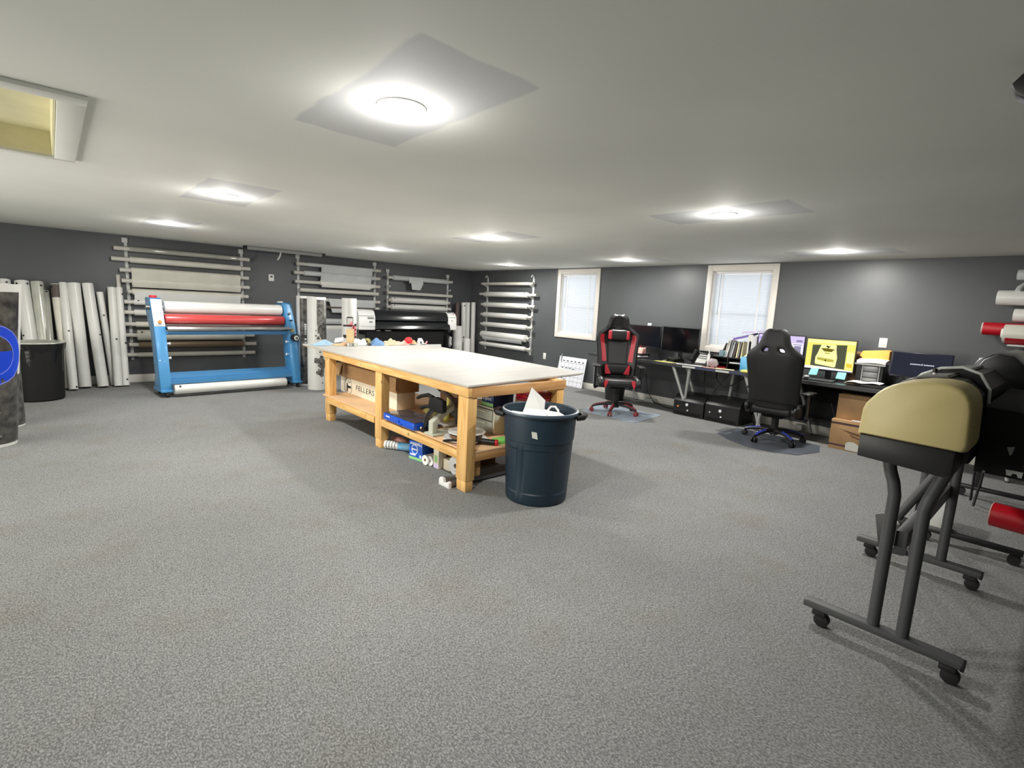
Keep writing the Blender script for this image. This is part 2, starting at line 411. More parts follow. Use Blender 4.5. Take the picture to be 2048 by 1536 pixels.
    def text(s, txt, size, O, ux, uy, ext=0.0006, sx=1.0):
        cu = bpy.data.curves.new('t', 'FONT'); cu.body = txt; cu.size = size; cu.extrude = ext; cu.resolution_u = 2
        ob = bpy.data.objects.new('t', cu); COL.objects.link(ob); bpy.context.view_layer.update()
        me = ob.to_mesh(); t = bmesh.new(); t.from_mesh(me); ob.to_mesh_clear()
        bpy.data.objects.remove(ob); bpy.data.curves.remove(cu)
        ux, uy = V(ux).normalized(), V(uy).normalized(); uz = ux.cross(uy)
        for v in t.verts: v.co = V(O) + ux * v.co.x * sx + uy * v.co.y + uz * v.co.z
        return s._merge(t)
    def strips(s, Y0, poly): pass

def origin_of(p):
    o = V((0, 0, 0))
    while p is not None: o += p.location; p = p.parent
    return o
def build(name, mb, mats, parent=None, local=False, loc=None, angle=35, subsurf=0):
    me = bpy.data.meshes.new(name)
    bmesh.ops.recalc_face_normals(mb.bm, faces=mb.bm.faces[:])
    mb.bm.to_mesh(me); mb.bm.free()
    for k in (mats if isinstance(mats, (list, tuple)) else [mats]): me.materials.append(M[k])
    o = bpy.data.objects.new(name, me); COL.objects.link(o)
    if parent is not None: o.parent = parent
    off = V((0, 0, 0))
    if not local: off = origin_of(parent) if parent is not None else V((0, 0, 0))
    if loc is not None:
        o.location = V(loc) - off; off = V(loc) if not local else V(loc)
    if off.length > 0: me.transform(Mx.Translation(-off))
    me.polygons.foreach_set('use_smooth', [True] * len(me.polygons))
    me.set_sharp_from_angle(angle=math.radians(angle))
    if subsurf:
        md = o.modifiers.new('Subdivision', 'SUBSURF'); md.levels = subsurf; md.render_levels = subsurf
    return o
def tag(o, label, cat, group=None):
    o['label'] = label; o['category'] = cat
    if group: o['group'] = group
    return o
def thing(name, loc, label, cat, group=None, rz=0.0):
    o = bpy.data.objects.new(name, None); COL.objects.link(o)
    o.location = loc; o.rotation_euler = (0, 0, rz); o.empty_display_size = .1
    return tag(o, label, cat, group)
def one(name, mb, mats, label, cat, group=None, loc=None, **k):
    return tag(build(name, mb, mats, loc=loc, **k), label, cat, group)
def struct(name, mb, mats, parent=None, **k):
    o = build(name, mb, mats, parent, **k)
    if parent is None: o['kind'] = 'structure'
    return o
def B(*a, **k): return MB().box(*a, **k)

# ================================================================== the room
XW, YW, H = 8.10, 10.72, 2.44
XL, YB = -3.4, -2.4
struct('floor', B(XL, XW + .15, YB, YW + .15, -.06, 0), 'carpet')
# ceiling with a rectangular hatch opening
hx0, hx1, hy0, hy1 = -0.85, 0.075, 3.25, 4.71
mb = MB()
mb.box(XL, hx0, YB, YW + .15, H, H + .06); mb.box(hx1, XW + .15, YB, YW + .15, H, H + .06)
mb.box(hx0, hx1, YB, hy0, H, H + .06); mb.box(hx0, hx1, hy1, YW + .15, H, H + .06)
struct('ceiling', mb, 'ceiling')
# rack wall, window wall with two openings, the two walls behind the camera
struct('wall_left', B(XL, XW + .15, YW, YW + .12, 0, H), 'wall')
W1 = (6.61, 7.57, 1.09, 2.335); W2 = (3.25, 4.20, 1.11, 2.335)
mb = MB()
ys = [YB, W2[0], W2[1], W1[0], W1[1], YW]
for i in range(5):
    a, b = ys[i], ys[i + 1]
    if i in (1, 3):
        w = W2 if i == 1 else W1
        mb.box(XW, XW + .15, a, b, 0, w[2]); mb.box(XW, XW + .15, a, b, w[3], H)
    else: mb.box(XW, XW + .15, a, b, 0, H)
struct('wall_right', mb, 'wall')
struct('wall_rear', B(XL, XW + .15, YB - .1, YB, 0, H), 'wall')
mb = MB()   # entrance side, out of frame, with a wide glazed doorway
mb.box(XL - .1, XL, YB, 3.0, 0, H); mb.box(XL - .1, XL, 7.4, YW, 0, H); mb.box(XL - .1, XL, 3.0, 7.4, 2.15, H)
struct('wall_front', mb, 'wall')
struct('baseboard_left', B(XL, XW, YW - .016, YW, 0, .135, bev=.004), 'trim')
struct('baseboard_right', B(XW - .016, XW, YB, YW - .016, 0, .125, bev=.004), 'trim')

def window(name, w, label_seed):
    y0, y1, z0, z1 = w; c = .088
    root = bpy.data.objects.new(name, None); COL.objects.link(root); root.location = (XW, (y0 + y1) / 2, z0); root['kind'] = 'structure'
    mb = MB()
    mb.box(XW - .022, XW, y0 - c, y0, z0 - c, z1 + c, bev=.003); mb.box(XW - .022, XW, y1, y1 + c, z0 - c, z1 + c, bev=.003)
    mb.box(XW - .022, XW, y0, y1, z1, z1 + c, bev=.003); mb.box(XW - .022, XW, y0, y1, z0 - c, z0, bev=.003)
    build('casing', mb, 'casing', root)
    mb = MB(); t = .012
    mb.box(XW, XW + .14, y0, y0 + t, z0, z1); mb.box(XW, XW + .14, y1 - t, y1, z0, z1); mb.box(XW, XW + .14, y0 + t, y1 - t, z0, z0 + t); mb.box(XW, XW + .14, y0 + t, y1 - t, z1 - t, z1)
    build('jamb', mb, 'casing', root)
    zm = z0 + (z1 - z0) * .44
    mb = MB(); f = .04
    mb.box(XW + .095, XW + .12, y0 + t, y0 + t + f, z0 + t, z1 - t); mb.box(XW + .095, XW + .12, y1 - t - f, y1 - t, z0 + t, z1 - t)
    mb.box(XW + .095, XW + .12, y0 + t + f, y1 - t - f, z0 + t, z0 + t + f); mb.box(XW + .095, XW + .12, y0 + t + f, y1 - t - f, z1 - t - f, z1 - t); mb.box(XW + .09, XW + .12, y0 + t + f, y1 - t - f, zm - .022, zm + .022)
    build('sash', mb, 'white', root)
    build('pane', B(XW + .106, XW + .11, y0 + t + f, y1 - t - f, z0 + t + f, z1 - t - f), 'pane', root)
    # venetian blind
    bl = build('blind_headrail', B(XW + .03, XW + .06, y0 + .02, y1 - .02, z1 - .045, z1 - .013, bev=.004), 'white', root)
    n = 47; zs = z0 + .03; dz = (z1 - .06 - zs) / n
    mb = MB(); R = Mx.Rotation(math.radians(62), 3, 'Y')
    for k in range(n):
        z = zs + (k + .5) * dz
        mb.box(XW + .045 - .0125, XW + .045 + .0125, y0 + .022, y1 - .022, z - .0005, z + .0005, R=R)
    build('blind_slats', mb, 'slat', bl)
    mb = MB()
    for f_ in (.17, .80):
        yy = y1 - (y1 - y0) * f_
        mb.box(XW + .031, XW + .0325, yy - .012, yy + .012, zs, z1 - .045)
    build('blind_tape', mb, 'white', bl)
    build('blind_bottom_rail', B(XW + .033, XW + .057, y0 + .02, y1 - .02, z0 + .014, z0 + .03, bev=.003), 'white', bl)
    build('tilt_wand', MB().tube([(XW + .025, y1 - .13, z1 - .05), (XW + .02, y1 - .125, z1 - .7)], .004, n=6), 'silver', bl)
window('window_1', W1, 0); window('window_2', W2, 1)

# attic hatch
h = thing('attic_hatch', ((hx0 + hx1) / 2, (hy0 + hy1) / 2, H), 'cream trimmed attic hatch recessed in the ceiling at the left', 'hatch')
mb = MB(); c = .105
mb.box(hx0 - c, hx1 + c, hy0 - c, hy0, H - .02, H, bev=.003); mb.box(hx0 - c, hx1 + c, hy1, hy1 + c * .6, H - .02, H, bev=.003)
mb.box(hx0 - c, hx0, hy0, hy1, H - .02, H, bev=.003); mb.box(hx1, hx1 + c, hy0, hy1, H - .02, H, bev=.003)
build('hatch_trim', mb, 'ceiling', h)
mb = MB(); d = .14
mb.box(hx0 + .002, hx0 + .02, hy0 + .002, hy1 - .002, H - .004, H + d); mb.box(hx1 - .012, hx1 - .002, hy0 + .002, hy1 - .002, H - .004, H + d); mb.box(hx0 + .02, hx1 - .012, hy0 + .002, hy0 + .02, H - .004, H + d); mb.box(hx0 + .02, hx1 - .012, hy1 - .02, hy1 - .002, H - .004, H + d)
build('hatch_frame', mb, 'hatch', h)
build('hatch_panel', B(hx0 - .02, hx1 + .02, hy0 - .02, hy1 + .02, H + d, H + d + .02), 'hatch', h)

# nine recessed downlights on a three metre grid
LAB = {(0, 0): 'large looking round downlight nearest the camera, in a grey ceiling patch', (0, 1): 'round downlight behind the nearest one, right of the ceiling hatch',
       (0, 2): 'leftmost round downlight, above the roll rack behind the blue laminator', (1, 0): 'round downlight above the red and black chair side of the desk row, right of centre',
       (1, 1): 'round downlight in the middle of the ceiling over the worktable', (1, 2): 'round downlight above the wall rack right of the projector screen',
       (2, 0): 'rightmost round downlight, close to the wall above the yellow computer screen', (2, 1): 'small round downlight near the wall between the two windows', (2, 2): 'small round downlight near the far corner above the white roll rack'}
for i, x in enumerate((1.2, 4.2, 7.1)):
    for j, y in enumerate((2.14, 5.2, 8.12)):
        t = thing('recessed_downlight', (x, y, H), LAB[(i, j)], 'ceiling light', 'recessed ceiling downlights')
        build('trim_ring', MB().lathe([(.108, 0), (.107, -.005), (.103, -.008), (.098, -.008), (.097, -.002)], (x, y, H), 40), 'white', t)
        build('diffuser', MB().lathe([(0, -.014), (.05, -.013), (.085, -.010), (.0965, -.005), (.0965, -.002)], (x, y, H), 40), 'lamp', t)
        ld = bpy.data.lights.new('downlight_lamp', 'AREA'); ld.shape = 'DISK'; ld.size = .17; ld.energy = 50; ld.color = (1.0, .975, .93)
        lo = bpy.data.objects.new('lamp', ld); COL.objects.link(lo); lo.parent = t; lo.location = (0, 0, -.016)
        lp = bpy.data.lights.new('ceiling_fill', 'POINT'); lp.shadow_soft_size = .06; lp.energy = 7.5; lp.color = (1.0, .97, .93)  # added point fill below the fixture, lifts the ceiling and makes a halo
        lq = bpy.data.objects.new('halo_fill', lp); COL.objects.link(lq); lq.parent = t; lq.location = (0, 0, -.12)

# daylight through the glazed doorway on the left, out of frame
def area(name, loc, rot, sx, sy, e, c):
    l = bpy.data.lights.new(name, 'AREA'); l.shape = 'RECTANGLE'; l.size = sx; l.size_y = sy; l.energy = e; l.color = c
    o = bpy.data.objects.new(name, l); COL.objects.link(o); o.location = loc; o.rotation_euler = rot; return o
area('doorway_daylight', (XL + .02, 5.2, 1.1), (0, -PI / 2, 0), 2.0, 4.4, 215, (1.0, .965, .86))

# ================================================================== wall racks and vinyl rolls
def cup(z, k, d):
    # outline of one cradle of a scalloped bracket, measured out from the wall
    return [(.004, z - k * .75), (.02, z - k * .75), (.028, z - k * .55), (.05 * d, z - k * .42), (.09 * d, z - k * .33), (.13 * d, z - k * .24), (.155 * d, z - k * .05), (.16 * d, z + k * .12), (.146 * d, z + k * .14),
            (.136 * d, z - k * .02), (.115 * d, z - k * .13), (.08 * d, z - k * .14), (.055 * d, z - k * .02), (.04 * d, z + k * .2), (.022, z + k * .26), (.004, z + k * .26)]
def rack(loc, axis, at, rows, k, d, label, hooktop, lw=.028):
    t = thing('roll_rack', loc, label, 'rack', 'wall racks for vinyl rolls')
    for u in at:
        mb = MB()
        zt, zb = max(rows) + .12, min(rows) - k * .8
        for z in rows:
            pr = cup(z, k, d)
            if axis == 'x': mb.prism([(YW - a, b) for a, b in pr], 'x', u - lw / 2, u + lw / 2)
            else: mb.prism([(XW - a, b) for a, b in pr], 'y', u - lw / 2, u + lw / 2)
        if axis == 'x':
            mb.box(u - lw * .8, u + lw * .8, YW - .016, YW - .001, zb, zt, bev=.004)
            if hooktop: mb.box(u - .05, u + .03, YW - .03, YW - .002, zt - .02, zt + .06, bev=.008)
        else:
            mb.box(XW - .016, XW - .001, u - lw * .8, u + lw * .8, zb, zt, bev=.004)
            if hooktop: mb.tube([(XW - .01, u, zt - .03), (XW - .015, u, zt + .04), (XW - .05, u, zt + .075), (XW - .085, u, zt + .05), (XW - .08, u, zt + .02)], .014, n=8)
        build('bracket', mb, 'bracket', t)
    return t

def roll(p0, p1, r, label, m='vinyl', core=None, cr=.034, plug=False, sheet=None, group=None, name='vinyl_roll', ends=True, torn=None, flap=None):
    """a roll between p0 and p1, optional longer core, optional sheet that hangs from it"""
    p0, p1 = V(p0), V(p1)
    t = thing(name, (p0 + p1) / 2, label, 'roll', group)
    if flap: build('torn_flap', flap, 'vinyl2', t)
    ax = (p1 - p0).normalized()
    if r: build('wound_vinyl', MB().cyl(p0, p1, r, n=24, bev=.004), m, t)
    if core: build('core_tube', MB().pipe(core[0], core[1], cr, cr * .8, n=18), 'core', t)
    if plug:
        for e, sg in ((p0, 1), (p1, -1)):
            mb = MB(); q = e + ax * sg * .06
            side = V((0, -1, 0)) if abs(ax.x) > .5 else V((-1, 0, 0))
            mb.cyl(q + (side + V((0, 0, .75))).normalized() * (r - .002), q + (side + V((0, 0, .75))).normalized() * (r + .006), .013, n=10)
            build('edge_clip', mb, 'black', t)
    if sheet:
        a0, a1, b0, b1, zt, zb, sm = sheet
        horizontal_x = abs(ax.x) > .5
        base = p0.y if horizontal_x else p0.x
        def fn(u, v):
            a = (a0 + (a1 - a0) * u) * (1 - v) + (b0 + (b1 - b0) * u) * v
            z = zt + (zb - zt) * v; dd = base - (r if r else cr) - .004 + .03 * v * v
            if torn: z += torn * .02 * math.sin(u * 17) * v
            return (a, dd, z) if horizontal_x else (dd, a, z)
        build('loose_sheet', MB().grid(fn, 8, 6, th=.002), sm, t)
    return t

# --- rack behind the blue laminator
R1 = [2.22, 2.05, 1.878, 1.705, 1.534, 1.363, 1.192, .995, .812, .649, .48]
rack((1.82, YW, 1.3), 'x', (.965, 2.70), R1, .12, .85, 'tall white scalloped roll rack on the wall behind the blue laminator', True)
Y0 = YW - .10
G1 = 'rolls on the rack behind the laminator'
def r1(i, x0, x1, r, label, c0, c1, **k):
    z = R1[i]; roll((x0, Y0, z + k.pop('dz', 0)), (x1, Y0, z), r, label, core=((c0, Y0, z), (c1, Y0, z)), group=G1, **k)
r1(0, 1.0, 2.63, .042, 'glossy clear film roll on the topmost row of the rack behind the laminator', .80, 2.81, m='film')
r1(1, 1.0, 2.66, .05, 'pale roll on the second row from the top of the rack behind the laminator', .76, 2.82, m='vinyl3')
r1(2, 1.01, 2.64, .05, 'pale roll with a hanging sheet, third row of the rack behind the laminator', .86, 2.79, m='vinyl3', sheet=(1.01, 2.64, 1.01, 2.64, 1.90, 1.715, 'vinyl3'))
r1(3, 1.01, 2.64, .056, 'thick pale roll on the fourth row of the rack behind the laminator', .875, 2.80, m='vinyl3', sheet=(1.01, 2.64, 1.01, 2.64, 1.70, 1.61, 'vinyl3'))
r1(4, 1.01, 2.68, .052, 'pale roll with a long sheet reaching down behind the white laminator roller', .97, 2.775, m='vinyl3', sheet=(1.03, 2.63, 1.03, 2.63, 1.535, 1.36, 'vinyl'))
r1(5, 1.02, 2.65, .045, 'white roll level with the red stop button behind the laminator', .89, 2.79, plug=True)
r1(6, 1.02, 2.65, .05, 'white roll level with the white laminator roller, seventh row of the rack', .885, 2.8)
r1(7, 1.03, 2.66, .045, 'cream roll level with the red laminator roller, on the rack behind', .885, 2.8, m='vinyl3')
r1(8, 1.04, 2.68, .088, 'fattest pale roll, just below the laminator crossbeam on the rack', .885, 2.86, m='vinyl3', plug=True)
r1(9, 1.05, 2.68, .052, 'brown roll on the second lowest row of the rack behind the laminator', .92, 2.89, m='brownvinyl')
r1(10, 1.04, 2.66, .04, 'thin beige roll on the lowest row of the rack behind the laminator', .89, 2.865, m='vinyl3')

# --- middle rack
R2 = [2.232, 2.057, 1.882, 1.72, 1.54, 1.395, 1.24, 1.10, .956, .60, .33]
rack((4.55, YW, 1.3), 'x', (3.735, 5.40), R2, .12, .85, 'white scalloped roll rack on the wall between the laminator and the printer', True)
G2 = 'rolls on the middle wall rack'
def r2(i, x0, x1, r, label, c0, c1, **k):
    z = R2[i]; roll((x0, Y0, z), (x1, Y0, z), r, label, core=((c0, Y0, z), (c1, Y0, z)), group=G2, **k)
r2(0, 3.9, 5.35, .038, 'slim grey tube with a wide sheet on the top row of the middle rack', 3.67, 5.49, m='vinyl2', sheet=(4.16, 5.28, 4.16, 5.28, 2.25, 2.05, 'vinyl2'))
r2(1, 3.82, 5.36, .05, 'grey roll with a hanging sheet on the second row of the middle rack', 3.625, 5.475, m='vinyl2', sheet=(4.14, 5.25, 4.14, 5.25, 2.06, 1.92, 'vinyl2'))
r2(2, 4.14, 5.36, .05, 'short white roll starting a third along the third row of the middle rack', 3.64, 5.475, sheet=(4.16, 5.3, 4.16, 5.22, 1.87, 1.80, 'vinyl'))
r2(3, 3.80, 5.36, .03, 'bare grey core tube on the fourth row of the middle rack', 3.74, 5.44, m='core', cr=.04)
r2(4, 4.30, 5.36, .036, 'tube with a broad grey trapezoid sheet, just above the black printer', 3.9, 5.48, m='vinyl2', sheet=(4.30, 5.36, 4.39, 5.32, 1.57, 1.285, 'vinyl2'))
r2(5, 3.85, 5.36, .035, 'dim grey tube hidden behind the hanging grey sheet', 3.8, 5.46, m='darkbrown')
r2(7, 3.85, 5.36, .06, 'light grey roll between the printed stand roll and the red printed roll, upper one', 3.7, 5.45, m='vinyl2')
r2(8, 3.85, 5.36, .065, 'white roll with a black clip and hanging sheet, lower one behind the worktable end', 3.7, 5.45, plug=True, sheet=(4.0, 5.15, 4.0, 5.15, .93, .62, 'vinyl2'))
r2(9, 3.85, 5.36, .05, 'grey roll seen under the far end of the worktable, upper one', 3.7, 5.45, m='vinyl2')
r2(10, 3.85, 5.36, .06, 'white roll seen under the far end of the worktable, lowest one', 3.7, 5.45)

# --- rack above the printer
R3 = [2.112, 1.92, 1.772, 1.61, 1.453]
rack((6.52, YW, 1.7), 'x', (5.72, 7.36), R3, .12, .85, 'short white scalloped roll rack on the wall above the black printer', True)
G3 = 'rolls on the rack above the printer'
def r3(i, x0, x1, r, label, c0, c1, **k):
    z = R3[i]; return roll((x0, Y0, z), (x1, Y0, z), r, label, core=((c0, Y0, z), (c1, Y0, z)), group=G3, **k)
r3(0, 5.81, 7.29, .058, 'grey roll with a torn flap on the top row above the printer', 5.66, 7.43, m='vinyl2', flap=MB().slab([(6.18, Y0 - .062, 2.10), (6.19, Y0 - .066, 2.00), (6.235, Y0 - .066, 2.03), (6.26, Y0 - .068, 1.87), (6.48, Y0 - .066, 1.865), (6.56, Y0 - .064, 2.01), (6.55, Y0 - .062, 2.15), (6.2, Y0 - .058, 2.15)], .003))
r3(2, 5.80, 7.30, .03, 'bare grey core tube on the middle row above the printer', 5.66, 7.43, m='core', cr=.036)
r3(3, 5.76, 7.28, .064, 'white roll with black edge clips, second lowest above the printer', 5.70, 7.34, plug=True)
r3(4, 5.76, 7.28, .064, 'white roll with black edge clips, lowest above the printer', 5.66, 7.40, plug=True)

# --- rack on the window wall
R4 = [2.118, 1.868, 1.617, 1.372, 1.138, .888, .651]
rack((XW, 9.2, 1.35), 'y', (8.40, 10.03), R4, .17, .95, 'white scalloped roll rack on the window wall left of the first window', True, lw=.034)
X0 = XW - .108
G4 = 'rolls on the window wall rack'
def r4(i, y0, y1, r, label, c0, c1, **k):
    z = R4[i]; roll((X0, y0, z), (X0, y1, z), r, label, core=((X0, c0, z), (X0, c1, z)), group=G4, **k)
r4(0, 8.45, 9.98, .036, 'slim cream tube on the top row of the rack left of the first window', 8.30, 10.14, m='vinyl3', cr=.03)
r4(1, 8.47, 10.0, .06, 'white roll with a long core, second row left of the first window', 8.18, 10.2, cr=.03, plug=True)
r4(2, 8.47, 10.0, .058, 'white roll on the third row left of the first window', 8.21, 10.12, cr=.03)
r4(3, 8.47, 10.0, .06, 'white roll on the middle row left of the first window', 8.28, 10.12, cr=.03)
r4(4, 8.47, 10.0, .056, 'white roll on the third lowest row left of the first window', 8.25, 10.12, cr=.03)
r4(5, 8.45, 10.05, .08, 'fattest white roll with a loose sheet, second lowest left of the first window', 8.34, 10.12, cr=.03, sheet=(8.52, 9.95, 8.52, 9.95, .84, .76, 'vinyl2'))
r4(6, 8.47, 10.05, .052, 'white roll on the lowest row left of the first window', 8.27, 10.13, cr=.03)

# --- rack at the right edge of the view, on the window wall
R5 = [2.20, 1.97, 1.78, 1.60, 1.42]
rack((XW, -.2, 1.8), 'y', (.36, -1.25), R5, .17, 1.2, 'white roll rack on the window wall at the right edge, carrying a red roll', False, lw=.034)
G5 = 'rolls on the rack at the right edge'
X5 = XW - .14
def r5(y0, z, r, m, label, x=X5, **k):
    roll((x, y0, z), (x - .12, -1.4, z), r, label, m=m, group=G5, **k)
r5(.60, 2.215, .058, 'vinyl2', 'grey roll on the top row at the right edge of the view')
r5(.73, 1.965, .082, 'vinyl', 'longest white roll at the right edge, above the red one')
r5(.57, 1.775, .072, 'vinyl', 'white roll at the right edge, between the longer white and the red roll')
r5(.80, 1.615, .072, 'redvinyl', 'deep red roll with a white end at the right edge of the view', core=((X5, .815, 1.615), (X5, .70, 1.615)), cr=.07)
t = thing('vinyl_roll', (X5 - .2, .1, 1.57), 'fat beige roll with red patches hanging lowest at the right edge', 'roll', G5)
build('wound_vinyl', MB().cyl((X5 - .24, .605, 1.572), (X5 - .3, -1.4, 1.572), .098, n=28, bev=.008), 'vinyl3', t)
build('red_band', MB().cyl((X5 - .237, .58, 1.552), (X5 - .25, -.2, 1.54), .094, n=28), 'redvinyl', t)
build('core_tube', MB().pipe((X5 - .238, .625, 1.572), (X5 - .24, .5, 1.572), .05, .04), 'white', t)
one('roll_hook', MB().tube([(XW - .005, .50, 2.10), (XW - .09, .52, 2.12), (XW - .16, .56, 2.07), (XW - .19, .57, 2.03)], .03, n=8), 'bracket', 'small white curled hook above the longest white roll at the right edge', 'hook', loc=(XW, .52, 2.08))

# --- rolls leaning on the rack wall, left
GL = 'vinyl rolls leaning on the wall at the left'
def lean(xb, yb, xt, zt, r, label, m='vinyl', clips=(), core=0, patch=None, zb=0.0):
    p0 = V((xb, yb, zb + r * .25)); p1 = V((xt, YW - .012 - r, zt))
    t = thing('vinyl_roll', (xb, yb, zb), label, 'roll', GL)
    mb = MB().pipe(p0, p1, r, r * .55, n=24)
    build('wound_vinyl', mb, m, t)
    ax = (p1 - p0).normalized(); side = (V((0, -1, 0)) - ax * V((0, -1, 0)).dot(ax)).normalized(); lat = ax.cross(side)
    for (f, a) in clips:
        q = p0 + (p1 - p0) * f; dn = side * math.cos(a) + lat * math.sin(a)
        build('edge_clip', MB().cyl(q + dn * (r - .004), q + dn * (r + .006), .014, n=10), 'black', t)
    if core: build('core_tube', MB().cyl(p1 - ax * .1, p1 + ax * core, .03, n=16, bev=.008), 'core', t)
    if patch: build('paper_band', MB().cyl(p0 + (p1 - p0) * patch[0], p0 + (p1 - p0) * patch[1], r + .002, n=24, cap=False), 'darkbrown', t)
    return t
lean(-.50, 10.22, -.50, 1.62, .07, 'white leaning roll at the far left edge, behind the printed rolls', clips=((.97, .4),))
lean(-.235, 10.20, -.315, 1.61, .083, 'broad pale leaning roll directly behind the black bin, first of the row', clips=((.97, .8), (.97, -.7), (.5, -.9)))
lean(-.10, 10.24, -.15, 1.61, .076, 'greenish grey leaning roll right of the broad one behind the black bin', m='greenfilm', clips=((.96, .6), (.5, .7)))
lean(-.055, 10.08, -.066, 1.48, .05, 'shorter glossy clear leaning roll standing above the black bin', m='film', clips=((.985, .3),))
lean(.10, 10.3, .055, 1.59, .055, 'leaning roll with a dark brown paper band at its top', m='vinyl3', clips=((.97, -.9),), patch=(.87, .995))
lean(.165, 10.16, .15, 1.615, .056, 'white leaning roll just right of the black bin, reaching nearest the camera', clips=((.02, .7), (.54, .2)))
lean(.31, 10.34, .275, 1.62, .08, 'thick pale leaning roll in the middle of the row')
lean(.53, 10.30, .44, 1.625, .072, 'pale leaning roll tilted to the right at its foot', clips=((.5, .9),))
lean(.68, 10.46, .584, 1.50, .048, 'slim shorter leaning roll slanting right with one black clip', clips=((.75, .1),))
lean(.722, 10.30, .742, 1.582, .057, 'white leaning roll second from the right end of the row', clips=((.47, .2),))
lean(.825, 10.32, .838, 1.588, .048, 'white leaning roll at the right end, with a core sticking out on top', clips=((.93, .8), (.43, .7), (.06, .3)), core=.21)

# ================================================================== left edge: printed rolls and bin
def on_cyl(mb, c, r0, h, pts, th=.002, dr=.001, taper=0.0, sub=.04):
    """patch of print wrapped on an upright roll: pts are (angle, z) outlines; filled as a fan of strips"""
    # pts given as list of (a0, a1, z0, z1) cells
    for (a0, a1, z0, z1) in pts:
        n = max(2, int(abs(a1 - a0) / .12)); k = max(1, int((z1 - z0) / .08))
        def fn(u, v):
            a = a0 + (a1 - a0) * u; z = z0 + (z1 - z0) * v; r = r0 + taper * z + dr
            return (c[0] + r * math.cos(a), c[1] + r * math.sin(a), z)
        mb.grid(fn, n, k, th)
def wrap_poly(mb, c, r, outline, dr):
    """outline: list of (arc, z) points of a closed strip given as left edge points then matching right edge points"""
    n = len(outline) // 2; Lf, Rt = outline[:n], outline[n:]
    def fn(u, v):
        i = min(int(v * (n - 1)), n - 2); f = v * (n - 1) - i
        a = Lf[i][0] * (1 - f) + Lf[i + 1][0] * f; b = Rt[i][0] * (1 - f) + Rt[i + 1][0] * f
        za = Lf[i][1] * (1 - f) + Lf[i + 1][1] * f; zb = Rt[i][1] * (1 - f) + Rt[i + 1][1] * f
        q = a + (b - a) * u; z = za + (zb - za) * u
        return (c[0] + (r + dr) * math.cos(q), c[1] + (r + dr) * math.sin(q), z)
    mb.grid(fn, 6, (n - 1) * 2, .0015)

# nearest printed roll, cut by the frame
cA = (-.548, 7.03); rA = .20
t = thing('printed_roll', (cA[0], cA[1], 0), 'large upright printed roll with blue lettering on dark print, cut by the left edge', 'printed roll', 'upright printed rolls')
build('paper_roll', MB().lathe([(rA - .02, 0), (rA, .0), (rA + .139, 1.575), (rA + .119, 1.575), (rA - .02, 0)], (cA[0], cA[1], 0), 48), 'vinyl', t)
mb = MB(); on_cyl(mb, cA, rA, 0, [(-3.3, -.33, .03, 1.50), (-.33, .5, .03, .70)], taper=.0883)
build('dark_print', mb, 'printdark', t)
# blue ring shaped letter: arcs in (angle, z)
def ringband(c, r_, a_mid, z_mid, ro, ri, t0, t1, dr, sq=1.0):
    n = 22
    def fn(u, v):
        th = t0 + (t1 - t0) * v; q = ri + (ro - ri) * u
        r = r_ + .0883 * (z_mid + q * math.sin(th))
        a = a_mid + q * math.cos(th) * sq / r; z = z_mid + q * math.sin(th)
        return (c[0] + (r + dr) * math.cos(a), c[1] + (r + dr) * math.sin(a), z)
    return fn, n
mb = MB()
fn, n = ringband(cA, rA, -1.3, .91, .29, .20, -3.0, 3.0, .003, 1.0); mb.grid(fn, 4, n, .0015)
on_cyl(mb, cA, rA, 0, [(-2.4, -.62, .68, .94)], dr=.0028, taper=.0883)
build('blue_letter', mb, 'printblue', t)
mb = MB()
for ro, ri in ((.298, .288), (.205, .197)):
    fn, n = ringband(cA, rA, -1.3, .91, ro, ri, -3.0, 3.0, .0045, 1.0); mb.grid(fn, 1, n, .0015)
build('letter_outline', mb, 'printblueedge', t)
mb = MB(); on_cyl(mb, cA, rA, 0, [(-2.8, -1.15, .50, .56)], dr=.003, taper=.0883)
build('blue_bar', mb, 'printblue', t)
mb = MB()
for k in range(5): on_cyl(mb, cA, rA, 0, [(-3.1, -1.05 - .05 * (k % 2), .10 + k * .115, .125 + k * .115)], dr=.003, taper=.0883)
build('grey_dashes', mb, 'print2', t)
# the one behind it
cB = (-.50, 7.92); rB = .19
t = thing('printed_roll', (cB[0], cB[1], 0), 'upright dark printed roll with a white border behind the blue lettered one', 'printed roll', 'upright printed rolls')
build('paper_roll', MB().lathe([(rB - .02, 0), (rB, 0), (rB, 1.50), (rB - .02, 1.50), (rB - .02, 0)], (cB[0], cB[1], 0), 48), 'vinyl', t)
mb = MB(); on_cyl(mb, cB, rB, 0, [(-3.2, .4, .015, 1.08)]); build('dark_print', mb, 'printdark', t)
for q_ in ((-.75, -.65, .78, .86), (-.8, -.7, .55, .66)):
    mb = MB(); on_cyl(mb, cB, rB, 0, [q_], dr=.003); build('white_fleck', mb, 'vinyl', t)

